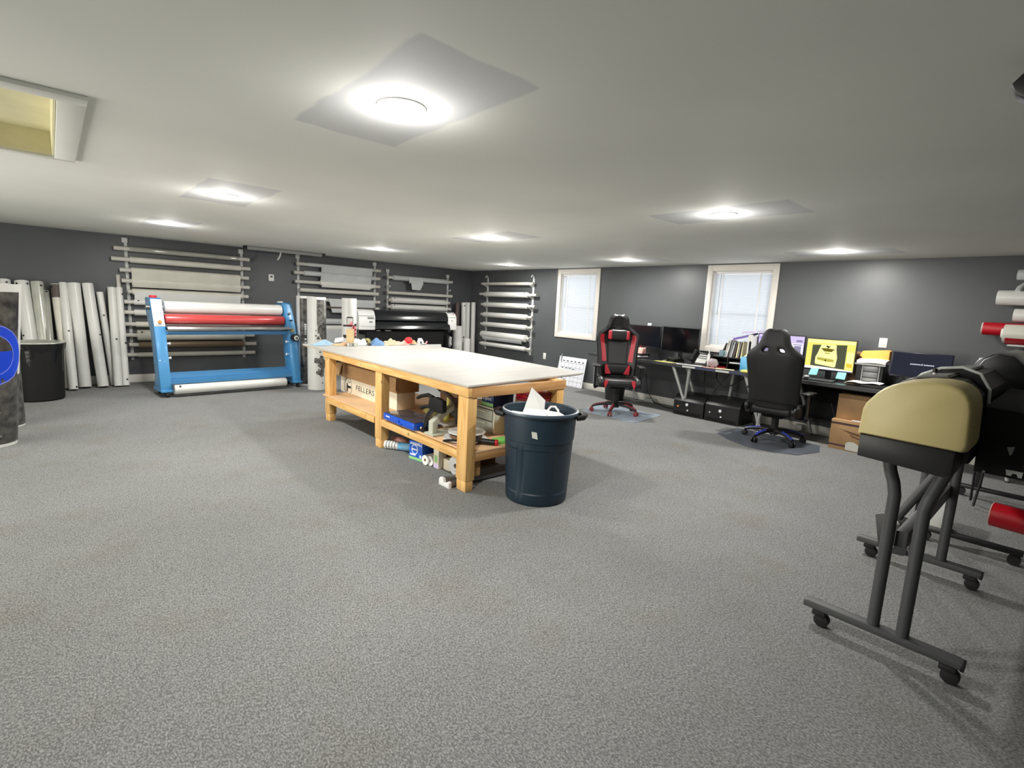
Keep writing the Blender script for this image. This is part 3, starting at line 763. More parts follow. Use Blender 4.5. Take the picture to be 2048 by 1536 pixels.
# black bin with a bag
cN = (-.20, 9.56)
t = thing('trash_bin', (cN[0], cN[1], 0), 'black lined trash bin in front of the leaning rolls at the left', 'trash bin')
build('bin_body', MB().lathe([(0, .004), (.245, .0), (.262, .02), (.285, .74), (.30, .755), (.30, .775), (.27, .775), (.25, .1), (0, .08)], (cN[0], cN[1], 0), 40), 'blackmat', t)
def wob(a, z): return 1 + .02 * math.sin(a * 7 + z * 9) + .012 * math.sin(a * 13)
build('bin_bag', MB().lathe([(.268, .4), (.29, .776), (.303, .79), (.310, .78), (.304, .735), (.299, .70)], (cN[0], cN[1], 0), 60, f=wob), 'bag', t)
build('bag_fold', MB().lathe([(.20, .74), (.26, .80), (.312, .806), (.315, .79)], (cN[0], cN[1], 0), 48, f=lambda a, z: 1 + .035 * math.sin(a * 5) + .02 * math.sin(a * 11)), 'film', t)

# ================================================================== blue laminator
lam = thing('laminator', (1.125, 9.02, 0), 'blue wide format laminator with white and red rollers in front of the rack', 'laminator', rz=math.atan2(.17, 1.98))
prof = [(0, .10), (.0, .16), (.19, 1.05), (.35, 1.44), (.40, 1.465), (.66, 1.465), (.66, 1.25), (.42, .92), (.30, .30), (.36, .16), (.36, .10)]
def lp(name, mb, m, parent=lam, **k): return build(name, mb, m, parent, local=True, **k)
LW = 2.115
for x0, side in ((0, 0), (LW - .145, 1)):
    sp = lp('side_panel', MB().prism(prof, 'x', x0, x0 + .145, bev=.008), 'blue')
    lp('foot_bar', MB().box(x0 - .005, x0 + .15, -.06, .42, .075, .11, bev=.01), 'blue', sp)
    for yy in (-.03, .38):
        mb = MB(); mb.cyl((x0 + .055, yy, .035), (x0 + .095, yy, .035), .035, n=16); mb.box(x0 + .045, x0 + .105, yy - .015, yy + .03, .05, .078)
        lp('caster', mb, ['rubber'], sp)
    if side == 0:
        cp = lp('control_panel', MB().prism([(.186, 1.05), (.346, 1.443), (.353, 1.440), (.195, 1.046)], 'x', x0 + .004, x0 + .141), 'panelwhite', sp)
        lp('rocker_plate', MB().slab([(x0 + .02, .183, 1.07), (x0 + .125, .183, 1.07), (x0 + .125, .215, 1.145), (x0 + .02, .215, 1.145)], .004), 'panelgrey', sp)
        lp('start_knob', MB().cyl((x0 + .075, .205, 1.105), (x0 + .075, .17, 1.118), .024, n=18), 'orange', sp)
        lp('stop_button', MB().cyl((x0 + .06, .45, 1.46), (x0 + .06, .45, 1.50), .05, n=20, bev=.008), 'red', sp)
        lp('crank_hub', MB().cyl((x0 - .05, .40, 1.32), (x0, .40, 1.32), .035, n=16), 'metal', sp)
    else:
        lp('control_panel', MB().prism([(.195, 1.06), (.325, 1.375), (.333, 1.372), (.203, 1.056)], 'x', x0 + .02, x0 + .125), 'panelgrey', sp)
        mb = MB()
        mb.cyl((x0 + .075, .285, 1.27), (x0 + .075, .255, 1.282), .02, n=14); mb.box(x0 + .06, x0 + .105, .205, .235, 1.155, 1.172)
        lp('selector_knob', mb, 'black', sp)
        lp('stop_button', MB().cyl((x0 - .01, .45, 1.46), (x0 - .01, .45, 1.485), .05, n=20, bev=.008), 'panelgrey', sp)
        hw = lp('hand_wheel', MB().cyl((x0 + .075, -.0, .865), (x0 + .075, .10, .865), .066, n=32, bev=.012), 'black', sp)
        lp('wheel_hub', MB().cyl((x0 + .075, -.012, .865), (x0 + .075, .0, .865), .044, n=28, bev=.004), 'panelgrey', hw)
        lp('wheel_cap', MB().cyl((x0 + .075, -.018, .865), (x0 + .075, -.01, .865), .02, n=20), 'metal', hw)
        lp('warning_label', MB().slab([(x0 + .045, .163, .955), (x0 + .11, .163, .955), (x0 + .11, .176, 1.015), (x0 + .045, .176, 1.015)], .003), 'olive', sp)
    for z in (.79, .57):
        xx = x0 + .145 if side == 0 else x0
        sg = 1 if side == 0 else -1
        mb = MB(); mb.cyl((xx, .16, z), (xx + sg * .03, .16, z), .012, n=12); mb.cyl((xx + sg * .03, .16, z), (xx + sg * .045, .16, z), .022, n=16, bev=.004)
        lp('tension_knob', mb, 'panelwhite', sp)
xa, xb = .145, LW - .145
lp('upper_roller', MB().cyl((xa + .03, .42, 1.325), (xb - .01, .42, 1.325), .098, n=36, bev=.03), 'vinyl')
mb = MB().cyl((xa - .002, .42, 1.325), (xa + .03, .42, 1.325), .035, n=18); mb.cyl((xa + .005, .36, 1.25), (xa + .02, .36, 1.25), .03, n=18)
lp('roller_shaft', mb, 'chrome')
lp('red_roller', MB().cyl((xa + .015, .32, 1.147), (xb - .01, .32, 1.147), .079, n=36, bev=.02), 'redroll')
lp('feed_table', MB().prism([(.09, 1.0), (.08, 1.015), (.10, 1.045), (.35, 1.062), (.35, 1.04), (.12, 1.02)], 'x', xa + .005, xb + .03, bev=.004), 'chrome')
lp('crossbeam', MB().box(xa, xb, .15, .32, .92, .975, bev=.006), 'bluedk')
lp('lower_beam', MB().prism([(.02, .185), (.02, .25), (.06, .255), (.06, .275), (.27, .335), (.28, .335), (.28, .185)], 'x', xa, xb), 'bluedk')
rr = lp('waste_roll', MB().cyl((xa + .01, -.06, .115), (xb - .15, -.06, .115), .072, n=30, bev=.01), 'vinyl')
lp('edge_clip', MB().cyl((xa + .08, -.11, .165), (xa + .08, -.118, .172), .015, n=10), 'black', rr)
lp('roll_holder', MB().box(xa, xa + .012, -.09, .06, .10, .19), 'metal', rr)

# ================================================================== upright printed rolls right of the laminator
cC = (3.415, 9.46); rC = .15
t = thing('printed_roll', (cC[0], cC[1], 0), 'upright white roll with a dark vertical band of lettering beside the laminator', 'printed roll', 'upright printed rolls')
build('paper_roll', MB().lathe([(rC - .02, 0), (rC, 0), (rC, 1.60), (rC - .02, 1.60), (rC - .02, 0)], (cC[0], cC[1], 0), 40), 'vinyl', t)
mb = MB(); on_cyl(mb, cC, rC, 0, [(-2.55, -1.62, .02, 1.56)]); build('dark_band', mb, 'printdark', t)
mb = MB()
for z, hgt in ((1.02, .022), (1.05, .022), (1.08, .03), (.99, .02), (.955, .018), (.92, .015), (.82, .03), (.76, .03), (.73, .015)): on_cyl(mb, cC, rC, 0, [(-2.02, -1.80, z, z + hgt)], dr=.003)
build('pale_lettering', mb, 'vinyl2', t)
cD = (3.395, 8.87); rD = .155
t = thing('printed_roll', (cD[0], cD[1], 0), 'upright white roll with grey mottled print and splatters behind the worktable corner', 'printed roll', 'upright printed rolls')
build('paper_roll', MB().lathe([(rD - .02, 0), (rD, 0), (rD, 1.595), (rD - .02, 1.595), (rD - .02, 0)], (cD[0], cD[1], 0), 40), 'vinyl', t)
mb = MB()
on_cyl(mb, cD, rD, 0, [(-1.92, -.3, 1.12, 1.55), (-1.85, -.3, .98, 1.12), (-1.65, -.3, .92, .98), (-1.5, -.4, .88, .92)])
for (a, z, w, hh) in ((-1.78, .90, .05, .05), (-2.02, .94, .025, .03), (-2.02, 1.03, .02, .025), (-1.6, .66, .03, .03), (-1.9, .52, .12, .06), (-1.62, .50, .16, .10), (-1.5, .42, .1, .08), (-1.52, .30, .14, .11), (-1.75, .36, .03, .02), (-1.4, .56, .06, .08), (-1.25, .45, .1, .2), (-1.35, .12, .03, .02)):
    n = 14
    def fn(u, v, a=a, z=z, w=w, hh=hh):
        th = 2 * PI * v; q = u * (1 + .25 * math.sin(3 * th + a * 9)) * .5
        aa = a + q * w / rD * math.cos(th) * 1.0; zz = z + q * hh * 2 * math.sin(th) * .6
        return (cD[0] + (rD + .002) * math.cos(aa), cD[1] + (rD + .002) * math.sin(aa), zz)
    mb.grid(fn, 2, n, 0)
build('mottled_print', mb, 'print2', t)
mb = MB(); on_cyl(mb, cD, rD, 0, [(-.98, -.90, 1.27, 1.55)], dr=.003); build('pale_stripe', mb, 'panelgrey', t)

cE = (3.78, 8.42); rE = .122
t = thing('printed_roll', (cE[0], cE[1], 0), 'upright white roll with red and black print behind the worktable', 'printed roll', 'upright printed rolls')
build('paper_roll', MB().lathe([(rE - .02, 0), (rE, 0), (rE, 1.60), (rE - .02, 1.60), (rE - .02, 0)], (cE[0], cE[1], 0), 36), 'vinyl', t)
mb = MB(); on_cyl(mb, cE, rE, 0, [(-2.3, -1.5, 1.27, 1.29), (-2.9, -1.6, 1.125, 1.155), (-1.25, -.7, 1.14, 1.175), (-2.9, -1.7, .93, .985), (-1.25, -.75, .93, .96), (-2.32, -2.25, 1.17, 1.28), (-1.52, -1.47, 1.17, 1.28)]); build('black_print', mb, 'ink', t)
mb = MB(); on_cyl(mb, cE, rE, 0, [(-2.4, -1.5, 1.135, 1.16), (-1.5, -1.3, .95, 1.15), (-1.25, -.8, .96, 1.14), (-1.75, -1.4, .80, .93)]); build('red_print', mb, 'printred', t)
mb = MB(); on_cyl(mb, cE, rE, 0, [(-1.9, -1.55, 1.16, 1.21), (-1.7, -1.5, 1.04, 1.12), (-1.2, -.9, 1.09, 1.13), (-1.2, -.9, 1.02, 1.06), (-1.1, -.85, .97, 1.0), (-1.9, -1.6, .94, .98), (-2.0, -1.65, .86, .93)], dr=.003); build('pink_print', mb, 'printpink', t)

# ================================================================== wide printer
pr = thing('wide_format_printer', (4.64, 9.88, 0), 'wide black printer with white ends standing under the short rack', 'printer')
def pp(name, mb, m, parent=pr, **k): return build(name, mb, m, parent, **k)
xa, xb, yf = 4.64, 7.07, 9.88
lh = pp('left_housing', MB().prism([(yf, .975), (yf - .01, 1.0), (yf, 1.25), (yf + .05, 1.35), (yf + .12, 1.385), (yf + .55, 1.385), (yf + .55, .975)], 'x', xa, xa + .365, bev=.012), 'white')
mb = MB(); mb.box(xa, xa + .367, yf - .012, yf - .002, 1.262, 1.266)
mb.box(xa + .19, xa + .33, yf - .016, yf - .004, 1.225, 1.235); mb.box(xa + .19, xa + .33, yf - .017, yf - .004, 1.205, 1.218); mb.box(xa + .23, xa + .295, yf - .019, yf - .006, 1.13, 1.155); mb.box(xa + .05, xa + .35, yf - .017, yf - .008, 1.045, 1.048)
pp('faint_lettering', mb, 'greyink', lh)
rh = pp('right_housing', MB().prism([(yf, .985), (yf - .01, 1.02), (yf, 1.27), (yf + .05, 1.355), (yf + .12, 1.385), (yf + .55, 1.385), (yf + .55, .985)], 'x', xb - .235, xb, bev=.012), 'white')
mb = MB(); mb.box(xb - .237, xb + .001, yf - .012, yf - .002, 1.27, 1.274); mb.cyl((xb - .14, yf - .006, 1.20), (xb - .14, yf - .014, 1.20), .014, n=14); mb.box(xb - .2, xb - .1, yf + .06, yf + .12, 1.383, 1.392)
kp = pp('keypad', mb, 'greyink', rh)
pp('status_light', MB().box(xb - .075, xb - .05, yf + .03, yf + .05, 1.35, 1.362), 'red', kp)
fc = pp('front_cover', MB().prism([(yf + .03, 1.165), (yf + .0, 1.18), (yf + .02, 1.27), (yf + .06, 1.345), (yf + .13, 1.385), (yf + .54, 1.385), (yf + .54, 1.165)], 'x', xa + .366, xb - .236), 'blackgloss')
mb = MB(); mb.box(5.86, 5.93, yf - .004, yf + .012, 1.245, 1.256); mb.box(5.94, 5.98, yf - .003, yf + .014, 1.243, 1.249)
pp('white_logo_mark', mb, 'panelwhite', fc)
pp('lower_cover', MB().prism([(yf + .05, 1.165), (yf + .01, 1.14), (yf - .03, 1.06), (yf - .05, 1.0), (yf - .03, .985), (yf + .1, .975), (yf + .5, .975), (yf + .5, 1.165)], 'x', xa + .366, xb - .20), 'blackgloss')
mb = MB(); mb.box(5.02, 5.1, yf - .03, yf - .02, .955, .965); mb.box(5.22, 5.35, yf - .03, yf - .02, .955, .965)
pp('media_clamp', mb, 'silver')
pp('rear_beam', MB().box(xa + .2, xb - .15, yf + .12, yf + .42, .86, .975), 'blackmat')
for x in (4.98, 6.86):
    lg = pp('leg', MB().box(x - .05, x + .05, yf + .18, yf + .3, .1, .88, bev=.006), 'black')
    mb = MB().box(x - .05, x + .05, yf - .12, yf + .5, .06, .11, bev=.008)
    pp('foot', mb, 'black', lg)
    for yy in (yf - .08, yf + .46): pp('caster', MB().cyl((x - .02, yy, .032), (x + .02, yy, .032), .032, n=16), 'rubber', lg)
pp('lower_crossbar', MB().box(4.98, 6.86, yf + .2, yf + .27, .28, .36), 'blackmat')
tu = pp('take_up_unit', MB().box(6.76, 6.86, yf - .08, yf + .12, .48, .86, bev=.02), 'blackmat')
mb = MB(); mb.prism([(yf - .09, .80), (yf - .13, .84), (yf - .15, .80), (yf - .14, .70), (yf - .16, .66), (yf - .12, .60), (yf - .09, .64)], 'x', 6.79, 6.85, bev=.005)
pp('clamp_lever', mb, 'silver', tu)
pp('take_up_roll', MB().cyl((5.05, yf - .02, .615), (6.62, yf - .02, .615), .045, n=24), 'vinyl', tu)
pp('drip_tray', MB().box(xa + .2, 6.75, yf + .04, yf + .12, .62, .95), 'blackmat')

# rolls standing in the corner right of the printer
GC = 'rolls standing in the corner by the printer'
def up(x, y, z, r, label, m='vinyl', dx=0.0, clips=()):
    t = thing('vinyl_roll', (x, y, 0), label, 'roll', GC)
    build('wound_vinyl', MB().pipe((x, y, .004), (x + dx, y + .03, z), r, r * .5, n=22), m, t)
    for zz in clips: build('edge_clip', MB().cyl((x + dx * zz / z - r * .5, y - r * .82, zz), (x + dx * zz / z - r * .53, y - r * .9, zz), .016, n=10), 'black', t)
one('brown_board', MB().box(7.50, 7.60, 10.50, 10.56, .002, 1.63, bev=.01), 'darkbrown', 'dark brown board standing in the corner right of the printer', 'board', loc=(7.55, 10.53, 0))
up(7.685, 10.42, 1.635, .062, 'tall white roll with two black clips in the corner, left one of three', clips=(1.56, .78))
up(7.83, 10.46, 1.64, .066, 'tall white roll in the corner, middle one of three')
up(7.99, 10.43, 1.65, .06, 'tall white roll in the corner, nearest the window wall rack')
up(7.40, 10.26, 1.06, .12, 'short thick white roll standing against the printer end')
up(7.60, 10.13, .76, .085, 'shortest white roll standing in the corner before the tall ones')

# ================================================================== worktable
tb = thing('worktable', (3.1, 4.95, 0), 'long pine worktable with a white top and lower shelf, mid room', 'table')
TZ = .935
top = [(2.525, 3.33), (4.215, 3.53), (4.43, 7.06), (2.60, 7.32)]
mb = MB().prism(top, 'z', TZ - .019, TZ, bev=.003)
build('tabletop', mb, 'tabletop', tb)
mb = MB().prism([(2.53, 3.345), (4.19, 3.54), (4.40, 7.03), (2.60, 7.29)], 'z', TZ - .026, TZ - .0195)
build('top_underlay', mb, 'board', tb)
sk = lambda y: 2.53 + .022 * (y - 3.33)
za = TZ - .027
build('apron', MB().prism([(sk(3.335), 3.335), (sk(3.335) + .04, 3.335), (sk(6.6) + .04, 6.6), (sk(6.6), 6.6)], 'z', za - .075, za, bev=.003), 'pineY', tb)
build('apron', MB().box(3.70, 3.74, 3.36, 6.6, za - .085, za, bev=.003), 'pineY', tb)
build('apron', MB().box(2.575, 3.73, 3.335, 3.375, za - .085, za, bev=.003), 'pineX', tb)
build('apron', MB().box(2.62, 3.74, 6.56, 6.60, za - .085, za, bev=.003), 'pineX', tb)
for y in (3.345, 4.93, 6.40):
    for x in (sk(y) + .01, 3.62):
        lg = build('leg', MB().box(x, x + .095, y, y + .145, .095, za - .001, bev=.004), 'pine', tb)
        build('leg_block', MB().box(x + .004, x + .082, y + .004, y + .135, 0, .0945, bev=.003), 'pine', lg)
for (y0, y1) in ((3.49, 4.92), (5.08, 6.39)):
    build('shelf_rail', MB().box(2.565, 2.60, y0, y1, .255, .325, bev=.003), 'pineY', tb)
build('shelf_rail', MB().box(3.69, 3.72, 3.49, 6.39, .255, .325, bev=.003), 'pineY', tb)
build('shelf_rail', MB().box(2.64, 3.62, 3.36, 3.40, .255, .325, bev=.003), 'pineX', tb)
for y in (4.05, 5.75): build('shelf_support', MB().box(2.60, 3.69, y, y + .04, .24, .325, bev=.002), 'pineX', tb)
build('shelf_support', MB().box(2.66, 2.75, 3.41, 3.45, .10, .325, bev=.002), 'pineX', tb)
build('shelf', MB().box(2.60, 3.70, 3.36, 4.93, .327, .343, bev=.002), 'board', tb)
build('shelf', MB().box(2.58, 3.70, 5.07, 6.55, .327, .343, bev=.002), 'board', tb)
build('shelf', MB().box(2.645, 3.61, 4.93, 5.07, .327, .343, bev=.001), 'board', tb)
ZS = .3445

# things on the shelf
t = thing('shipping_carton', (3.01, 5.92, ZS), 'long white carton with black lettering and a circle emblem on the shelf', 'carton')
build('carton_body', B(2.89, 3.13, 5.16, 6.70, ZS, .548, bev=.004), 'whitecard', t)
fx = 2.8885
mb = MB().text('FELLERS', .092, (fx, 6.235, .422), (0, -1, 0), (0, 0, 1), sx=1.62)
build('lettering', mb, 'ink', t)
mb = MB(); n = 40; cy, cz, R = 6.463, .438, .122
for k in range(n):
    a0, a1 = 2 * PI * k / n, 2 * PI * (k + 1) / n
    q = []
    for (rr_, a) in ((R, a0), (R, a1), (R - .010, a1), (R - .010, a0)):
        q.append((fx, cy + rr_ * math.cos(a) * .92, min(.546, max(ZS + .002, cz + rr_ * math.sin(a)))))
    mb.slab(q, .001)
mb.box(fx - .001, fx, cy + .015, cy + .045, ZS + .02, .475); mb.box(fx - .001, fx, cy - .085, cy + .015, .415, .448)
build('circle_emblem', mb, 'ink', t)
mb = MB()
for k in range(9): mb.box(fx - .001, fx, cy - .095 + .01 * k - .012, cy - .095 + .01 * k, .478 - .001 * k * k * .2 + .02, .482 + .02)
mb.box(fx - .001, fx, 5.55, 6.2, .404, .4065)
build('fine_print', mb, 'greyink', t)
t = thing('cardboard_box', (3.02, 5.9, .549), 'long brown cardboard box with a flap, lying on the white lettered carton', 'box')
build('box_body', B(2.875, 3.17, 5.14, 6.78, .549, .725, bev=.004), 'card', t)
build('box_flap', MB().slab([(2.868, 6.60, .72), (2.868, 6.78, .72), (2.83, 6.80, .57), (2.83, 6.62, .565)], .005), 'card', t)
build('box_flap', MB().slab([(2.872, 5.14, .722), (2.872, 5.30, .722), (2.86, 5.29, .57), (2.86, 5.13, .575)], .005), 'card', t)

t = thing('tool_case', (2.69, 4.55, ZS), 'flat blue plastic case with a smoky lid on the front edge of the shelf', 'tool case')
build('case_body', MB().box(2.562, 2.86, 4.24, 4.865, ZS, .415, bev=.012), 'case', t)
build('case_lid', MB().box(2.575, 2.855, 4.25, 4.855, .4155, .424, bev=.004), 'caselid', t)
mb = MB(); mb.box(2.552, 2.562, 4.52, 4.60, .37, .405, bev=.003); mb.box(2.552, 2.562, 4.47, 4.55, .352, .372, bev=.003)
build('case_latch', mb, 'case', t)
build('white_marking', B(2.5605, 2.5615, 4.72, 4.80, .385, .397), 'panelwhite', t)

# paper cutter / press with a lever
t = thing('lever_press', (2.83, 3.93, ZS), 'pale grey metal press with a long brown lever on the shelf', 'press')
build('press_base', MB().box(2.60, 3.05, 3.955, 4.115, ZS, .365, bev=.006), 'pressgrey', t)
fr = build('press_frame', MB().prism([(2.625, .365), (2.625, .475), (2.72, .545), (2.86, .62), (2.95, .64), (2.97, .60), (2.88, .575), (2.745, .50), (2.685, .44), (2.685, .365)], 'y', 4.0, 4.075, bev=.006), 'pressgrey', t)
build('press_head', MB().box(2.87, 2.94, 3.985, 4.06, .50, .68, bev=.008), 'pressdark', t)
build('press_plunger', MB().cyl((2.905, 4.02, .42), (2.905, 4.02, .50), .018, n=14), 'pressdark', t)
build('lever', MB().tube([(2.90, 3.985, .60), (2.88, 4.01, .66), (2.86, 4.12, .715), (2.85, 4.24, .76)], [.022, .024, .022, .018], n=10), 'handle', t)
build('lever_grip', MB().tube([(2.85, 4.21, .745), (2.84, 4.38, .825)], .028, n=10), 'black', t)
build('guide_rod', MB().cyl((2.80, 4.04, .585), (2.80, 4.04, .70), .006, n=8), 'chrome', t)

# black hand held gun-like banding tool
t = thing('hand_tool', (2.66, 4.15, ZS), 'black hand tool with two looped grips standing behind the blue case', 'tool')
build('tool_body', MB().prism([(3.85, .60), (3.86, .70), (3.98, .72), (4.08, .705), (4.10, .64), (4.06, .585), (3.98, .575), (3.88, .58)], 'x', 2.63, 2.68, bev=.01), 'blackmat', t)
build('tool_grip', MB().tube([(2.655, 4.05, .70), (2.655, 4.14, .715), (2.655, 4.25, .69), (2.655, 4.33, .655)], [.022, .02, .018, .014], n=10), 'blackmat', t)
build('tool_grip', MB().tube([(2.655, 4.07, .61), (2.655, 4.16, .60), (2.655, 4.26, .57)], [.02, .018, .02], n=10), 'blackmat', t)
build('tool_stem', MB().tube([(2.655, 4.04, .60), (2.64, 4.13, .50), (2.645, 4.17, .38)], [.03, .024, .022], n=10), 'blackgloss', t)
build('tool_foot', MB().box(2.61, 2.70, 4.13, 4.225, ZS, .38, bev=.012), 'blackmat', t)
build('tool_pin', MB().ball((2.612, 4.18, .385), .014, 10), 'chrome', t)

# round white platters
for k, (x, y, r, z, lb) in enumerate(((2.815, 3.735, .205, ZS, 'lower and wider round white plate on the shelf behind the front table leg'), (2.835, 3.74, .175, ZS + .055, 'upper smaller round white plate on the stack behind the front table leg'))):
    zz = z
    if k == 1: one('card_pad', MB().lathe([(0, .0), (.15, 0), (.155, .03), (0, .03)], (2.83, 3.74, ZS + .0245), 32), 'cardprint', 'brown round pad between the two white plates', 'pad', loc=(2.85, 3.74, ZS + .0245))
    one('round_plate', MB().lathe([(0, 0), (r * .8, 0), (r, .016), (r, .024), (r * .8, .01), (0, .01)], (x, y, zz), 40), 'white', lb, 'plate', 'round white plates', loc=(x, y, zz))
# clear drawer tower
t = thing('drawer_tower', (3.32, 4.0, ZS), 'ivory framed clear plastic drawer tower on the shelf', 'drawer unit')
x0, x1, y0, y1 = 3.15, 3.48, 3.72, 4.22
mb = MB(); f = .025
mb.box(x0, x0 + .02, y0, y0 + f, ZS, .59, bev=.003); mb.box(x0, x0 + .02, y1 - f, y1, ZS, .59, bev=.003); mb.box(x0, x1, y0, y1, .59, .605, bev=.003); mb.box(x0, x1, y0, y1, ZS, ZS + .012)
mb.box(x0 + .02, x1, y0, y0 + .008, ZS + .012, .59); mb.box(x0 + .02, x1, y1 - .008, y1, ZS + .012, .59); mb.box(x1 - .008, x1, y0 + .008, y1 - .008, ZS + .012, .59)
build('tower_frame', mb, 'ivory', t)
for k in range(2):
    z = ZS + .015 + k * .115
    dr = build('drawer', MB().box(x0 - .006, x1 - .02, y0 + f + .004, y1 - f - .004, z, z + .105, bev=.008), 'clear', t)
    build('drawer_lip', MB().box(x0 - .018, x0 - .006, y0 + .12, y1 - .12, z + .075, z + .09, bev=.003), 'ivory', dr)
t = thing('bag_carton', (3.30, 3.86, .606), 'small blue and green open carton on top of the drawer tower', 'carton')
mb = MB(); mb.box(3.165, 3.43, 3.765, 3.945, .6065, .725, bev=.002)
build('carton_body', mb, 'boxblue2', t)
mb = MB(); mb.box(3.163, 3.165, 3.765, 3.945, .612, .645); build('green_band', mb, 'boxgreen', t)
mb = MB().text('Ziploc', .055, (3.1625, 3.93, .672), (0, -1, 0), (.0, 0, 1)); build('white_lettering', mb, 'panelwhite', t)
build('open_slot', MB().prism([(3.20, 3.80), (3.40, 3.80), (3.40, 3.91), (3.20, 3.91)], 'z', .7252, .7262), 'blackmat', t)
# brown carton and red folders near the far right leg
one('cardboard_box', B(3.34, 3.60, 3.42, 3.64, ZS, .70, bev=.004), 'card2', 'brown carton under the red folders behind the navy trash can', 'box', loc=(3.47, 3.53, ZS))
for k in range(3):
    one('red_folder', B(3.345 + .004 * k, 3.605 + .004 * k, 3.415, 3.645, .701 + .028 * k, .727 + .028 * k, bev=.004), 'printred' if k != 1 else 'redvinyl', ['lowest red folder on the brown carton behind the trash can', 'middle bright red folder on the brown carton behind the trash can', 'topmost red folder on the brown carton, just under the tabletop'][k], 'folder', 'red folders on the carton', loc=(3.47, 3.53, .701 + .028 * k))
# small items on the near end of the shelf
t = thing('staple_gun', (2.86, 3.5, ZS), 'black and red stapling tool lying at the near end of the shelf', 'tool')
build('tool_barrel', MB().tube([(2.76, 3.64, .385), (2.84, 3.52, .375), (2.92, 3.43, .37)], [.022, .028, .026], n=12), 'black', t)
build('red_cap', MB().cyl((2.92, 3.43, .37), (2.945, 3.41, .368), .03, n=14, bev=.006), 'red', t)
one('paper_wad', MB().grid(lambda u, v: (2.78 + .2 * u, 3.56 + .18 * v, ZS + .014 + .012 * math.sin(u * 5 + v * 3) + .03 * u * v), 6, 6, .002), 'paper', 'loose white paper behind the stapling tool on the shelf', 'paper', loc=(2.88, 3.65, ZS))
one('green_card', MB().box(2.99, 3.12, 3.42, 3.55, ZS, ZS + .03, bev=.003), 'green', 'green topped pack at the near end of the shelf by the trash can', 'pack', loc=(3.05, 3.48, ZS))
one('black_strap', MB().tube([(2.605, 3.78, ZS + .006), (2.60, 3.70, ZS + .03), (2.61, 3.60, ZS + .05), (2.66, 3.52, ZS + .05), (2.70, 3.5, ZS + .01)], .011, n=8), 'blackmat', 'black strap over the shelf edge beside the front table leg', 'strap', loc=(2.63, 3.65, ZS))
one('pink_sheet', MB().grid(lambda u, v: (2.605 + .15 * u, 3.50 + .14 * v, ZS + .007 + .004 * math.sin(v * 4)), 4, 4, .002), 'pinkpaper', 'pinkish sheet under the black strap on the shelf edge', 'paper', loc=(2.68, 3.57, ZS))
# mid shelf: brown carton with a dark bundle
t = thing('cardboard_box', (3.42, 4.75, ZS), 'open brown carton holding a dark bundle, deep on the shelf', 'box')
build('box_body', B(3.28, 3.56, 4.52, 4.86, ZS, .65, bev=.004), 'card2', t)
one('dark_bundle', MB().ball((3.40, 4.88, .70), (.12, .17, .085), 18, .16, 3), 'bag', 'crumpled dark grey bundle on the open brown carton', 'bundle', loc=(3.40, 4.88, .66))
one('olive_bundle', MB().ball((3.05, 4.62, ZS + .075), (.1, .14, .08), 16, .22, 5), 'olive', 'olive green cloth bundle behind the black hand tool', 'bundle', loc=(3.05, 4.62, ZS))
one('yellow_tool', MB().tube([(3.02, 4.36, ZS + .004), (3.04, 4.34, .6), (3.03, 4.32, .70)], [.03, .022, .025], n=10), 'yellowpaper', 'yellow handled tool behind the press lever', 'tool', loc=(3.02, 4.36, ZS))
one('tool_tray', MB().box(2.90, 3.12, 4.2, 4.78, ZS + .001, ZS + .02, bev=.006), 'offwhite', 'shallow off white tray behind the blue case', 'tray', loc=(3.0, 4.5, ZS))

# things on the floor under the shelf
t = thing('wrapped_roll', (2.69, 4.78, 0), 'plastic wrapped roll with white label and cyan end, on the floor under the table', 'roll')
p0, p1 = V((2.62, 4.915, .046)), V((2.79, 4.66, .046)); q = p0.lerp(p1, .55)
build('label_half', MB().cyl(p0, q, .045, n=20, bev=.008), 'white', t)
build('cyan_half', MB().cyl(q, p1, .042, n=20, bev=.006), 'skyblue', t)
mb = MB()
for k in range(4):
    c = p0.lerp(q, .15 + .2 * k)
    mb.cyl(c, c + (q - p0).normalized() * .014, .0457, n=20, cap=False)
build('label_print', mb, 'greyink', t)
one('red_pouch', MB().ball((2.80, 4.92, .05), (.07, .16, .049), 16, .15, 8), 'pinkpaper', 'crumpled red and white pouch behind the wrapped roll', 'pouch', loc=(2.80, 4.92, 0))
one('green_pouch', MB().ball((2.93, 4.72, .06), (.09, .13, .059), 16, .15, 9), 'olive', 'dull green pouch on the floor behind the wrapped roll', 'pouch', loc=(2.93, 4.72, 0))
Rb = Mx.Rotation(math.radians(-10), 3, 'Z')
t = thing('detergent_carton', (2.75, 4.37, 0), 'blue carton with a white circle and green foot on the floor under the table', 'carton', rz=math.radians(10))
def lb(name, mb, m, parent=t): return build(name, mb, m, parent, local=True)
lb('carton_body', MB().box(-.09, .09, -.10, .10, 0, .198, bev=.003), 'boxblue')
lb('green_band', MB().box(-.0915, -.0905, -.099, .099, .006, .035), 'boxgreen')
mb = MB()
for k in range(28):
    a0, a1 = 2 * PI * k / 28, 2 * PI * (k + 1) / 28
    mb.slab([(-.0905, .015 + r_ * math.cos(a), .115 + r_ * 1.05 * math.sin(a)) for r_, a in ((.048, a0), (.048, a1), (.04, a1), (.04, a0))], .001)
mb.box(-.0915, -.0905, -.03, .06, .108, .122)
mb.box(-.0915, -.0905, -.06, .075, .178, .186); mb.box(-.0915, -.0905, -.095, .09, .164, .173); mb.box(-.0915, -.0905, .0, .085, .05, .066); mb.box(-.0915, -.0905, -.085, -.06, .04, .07)
lb('white_print', mb, 'panelwhite')
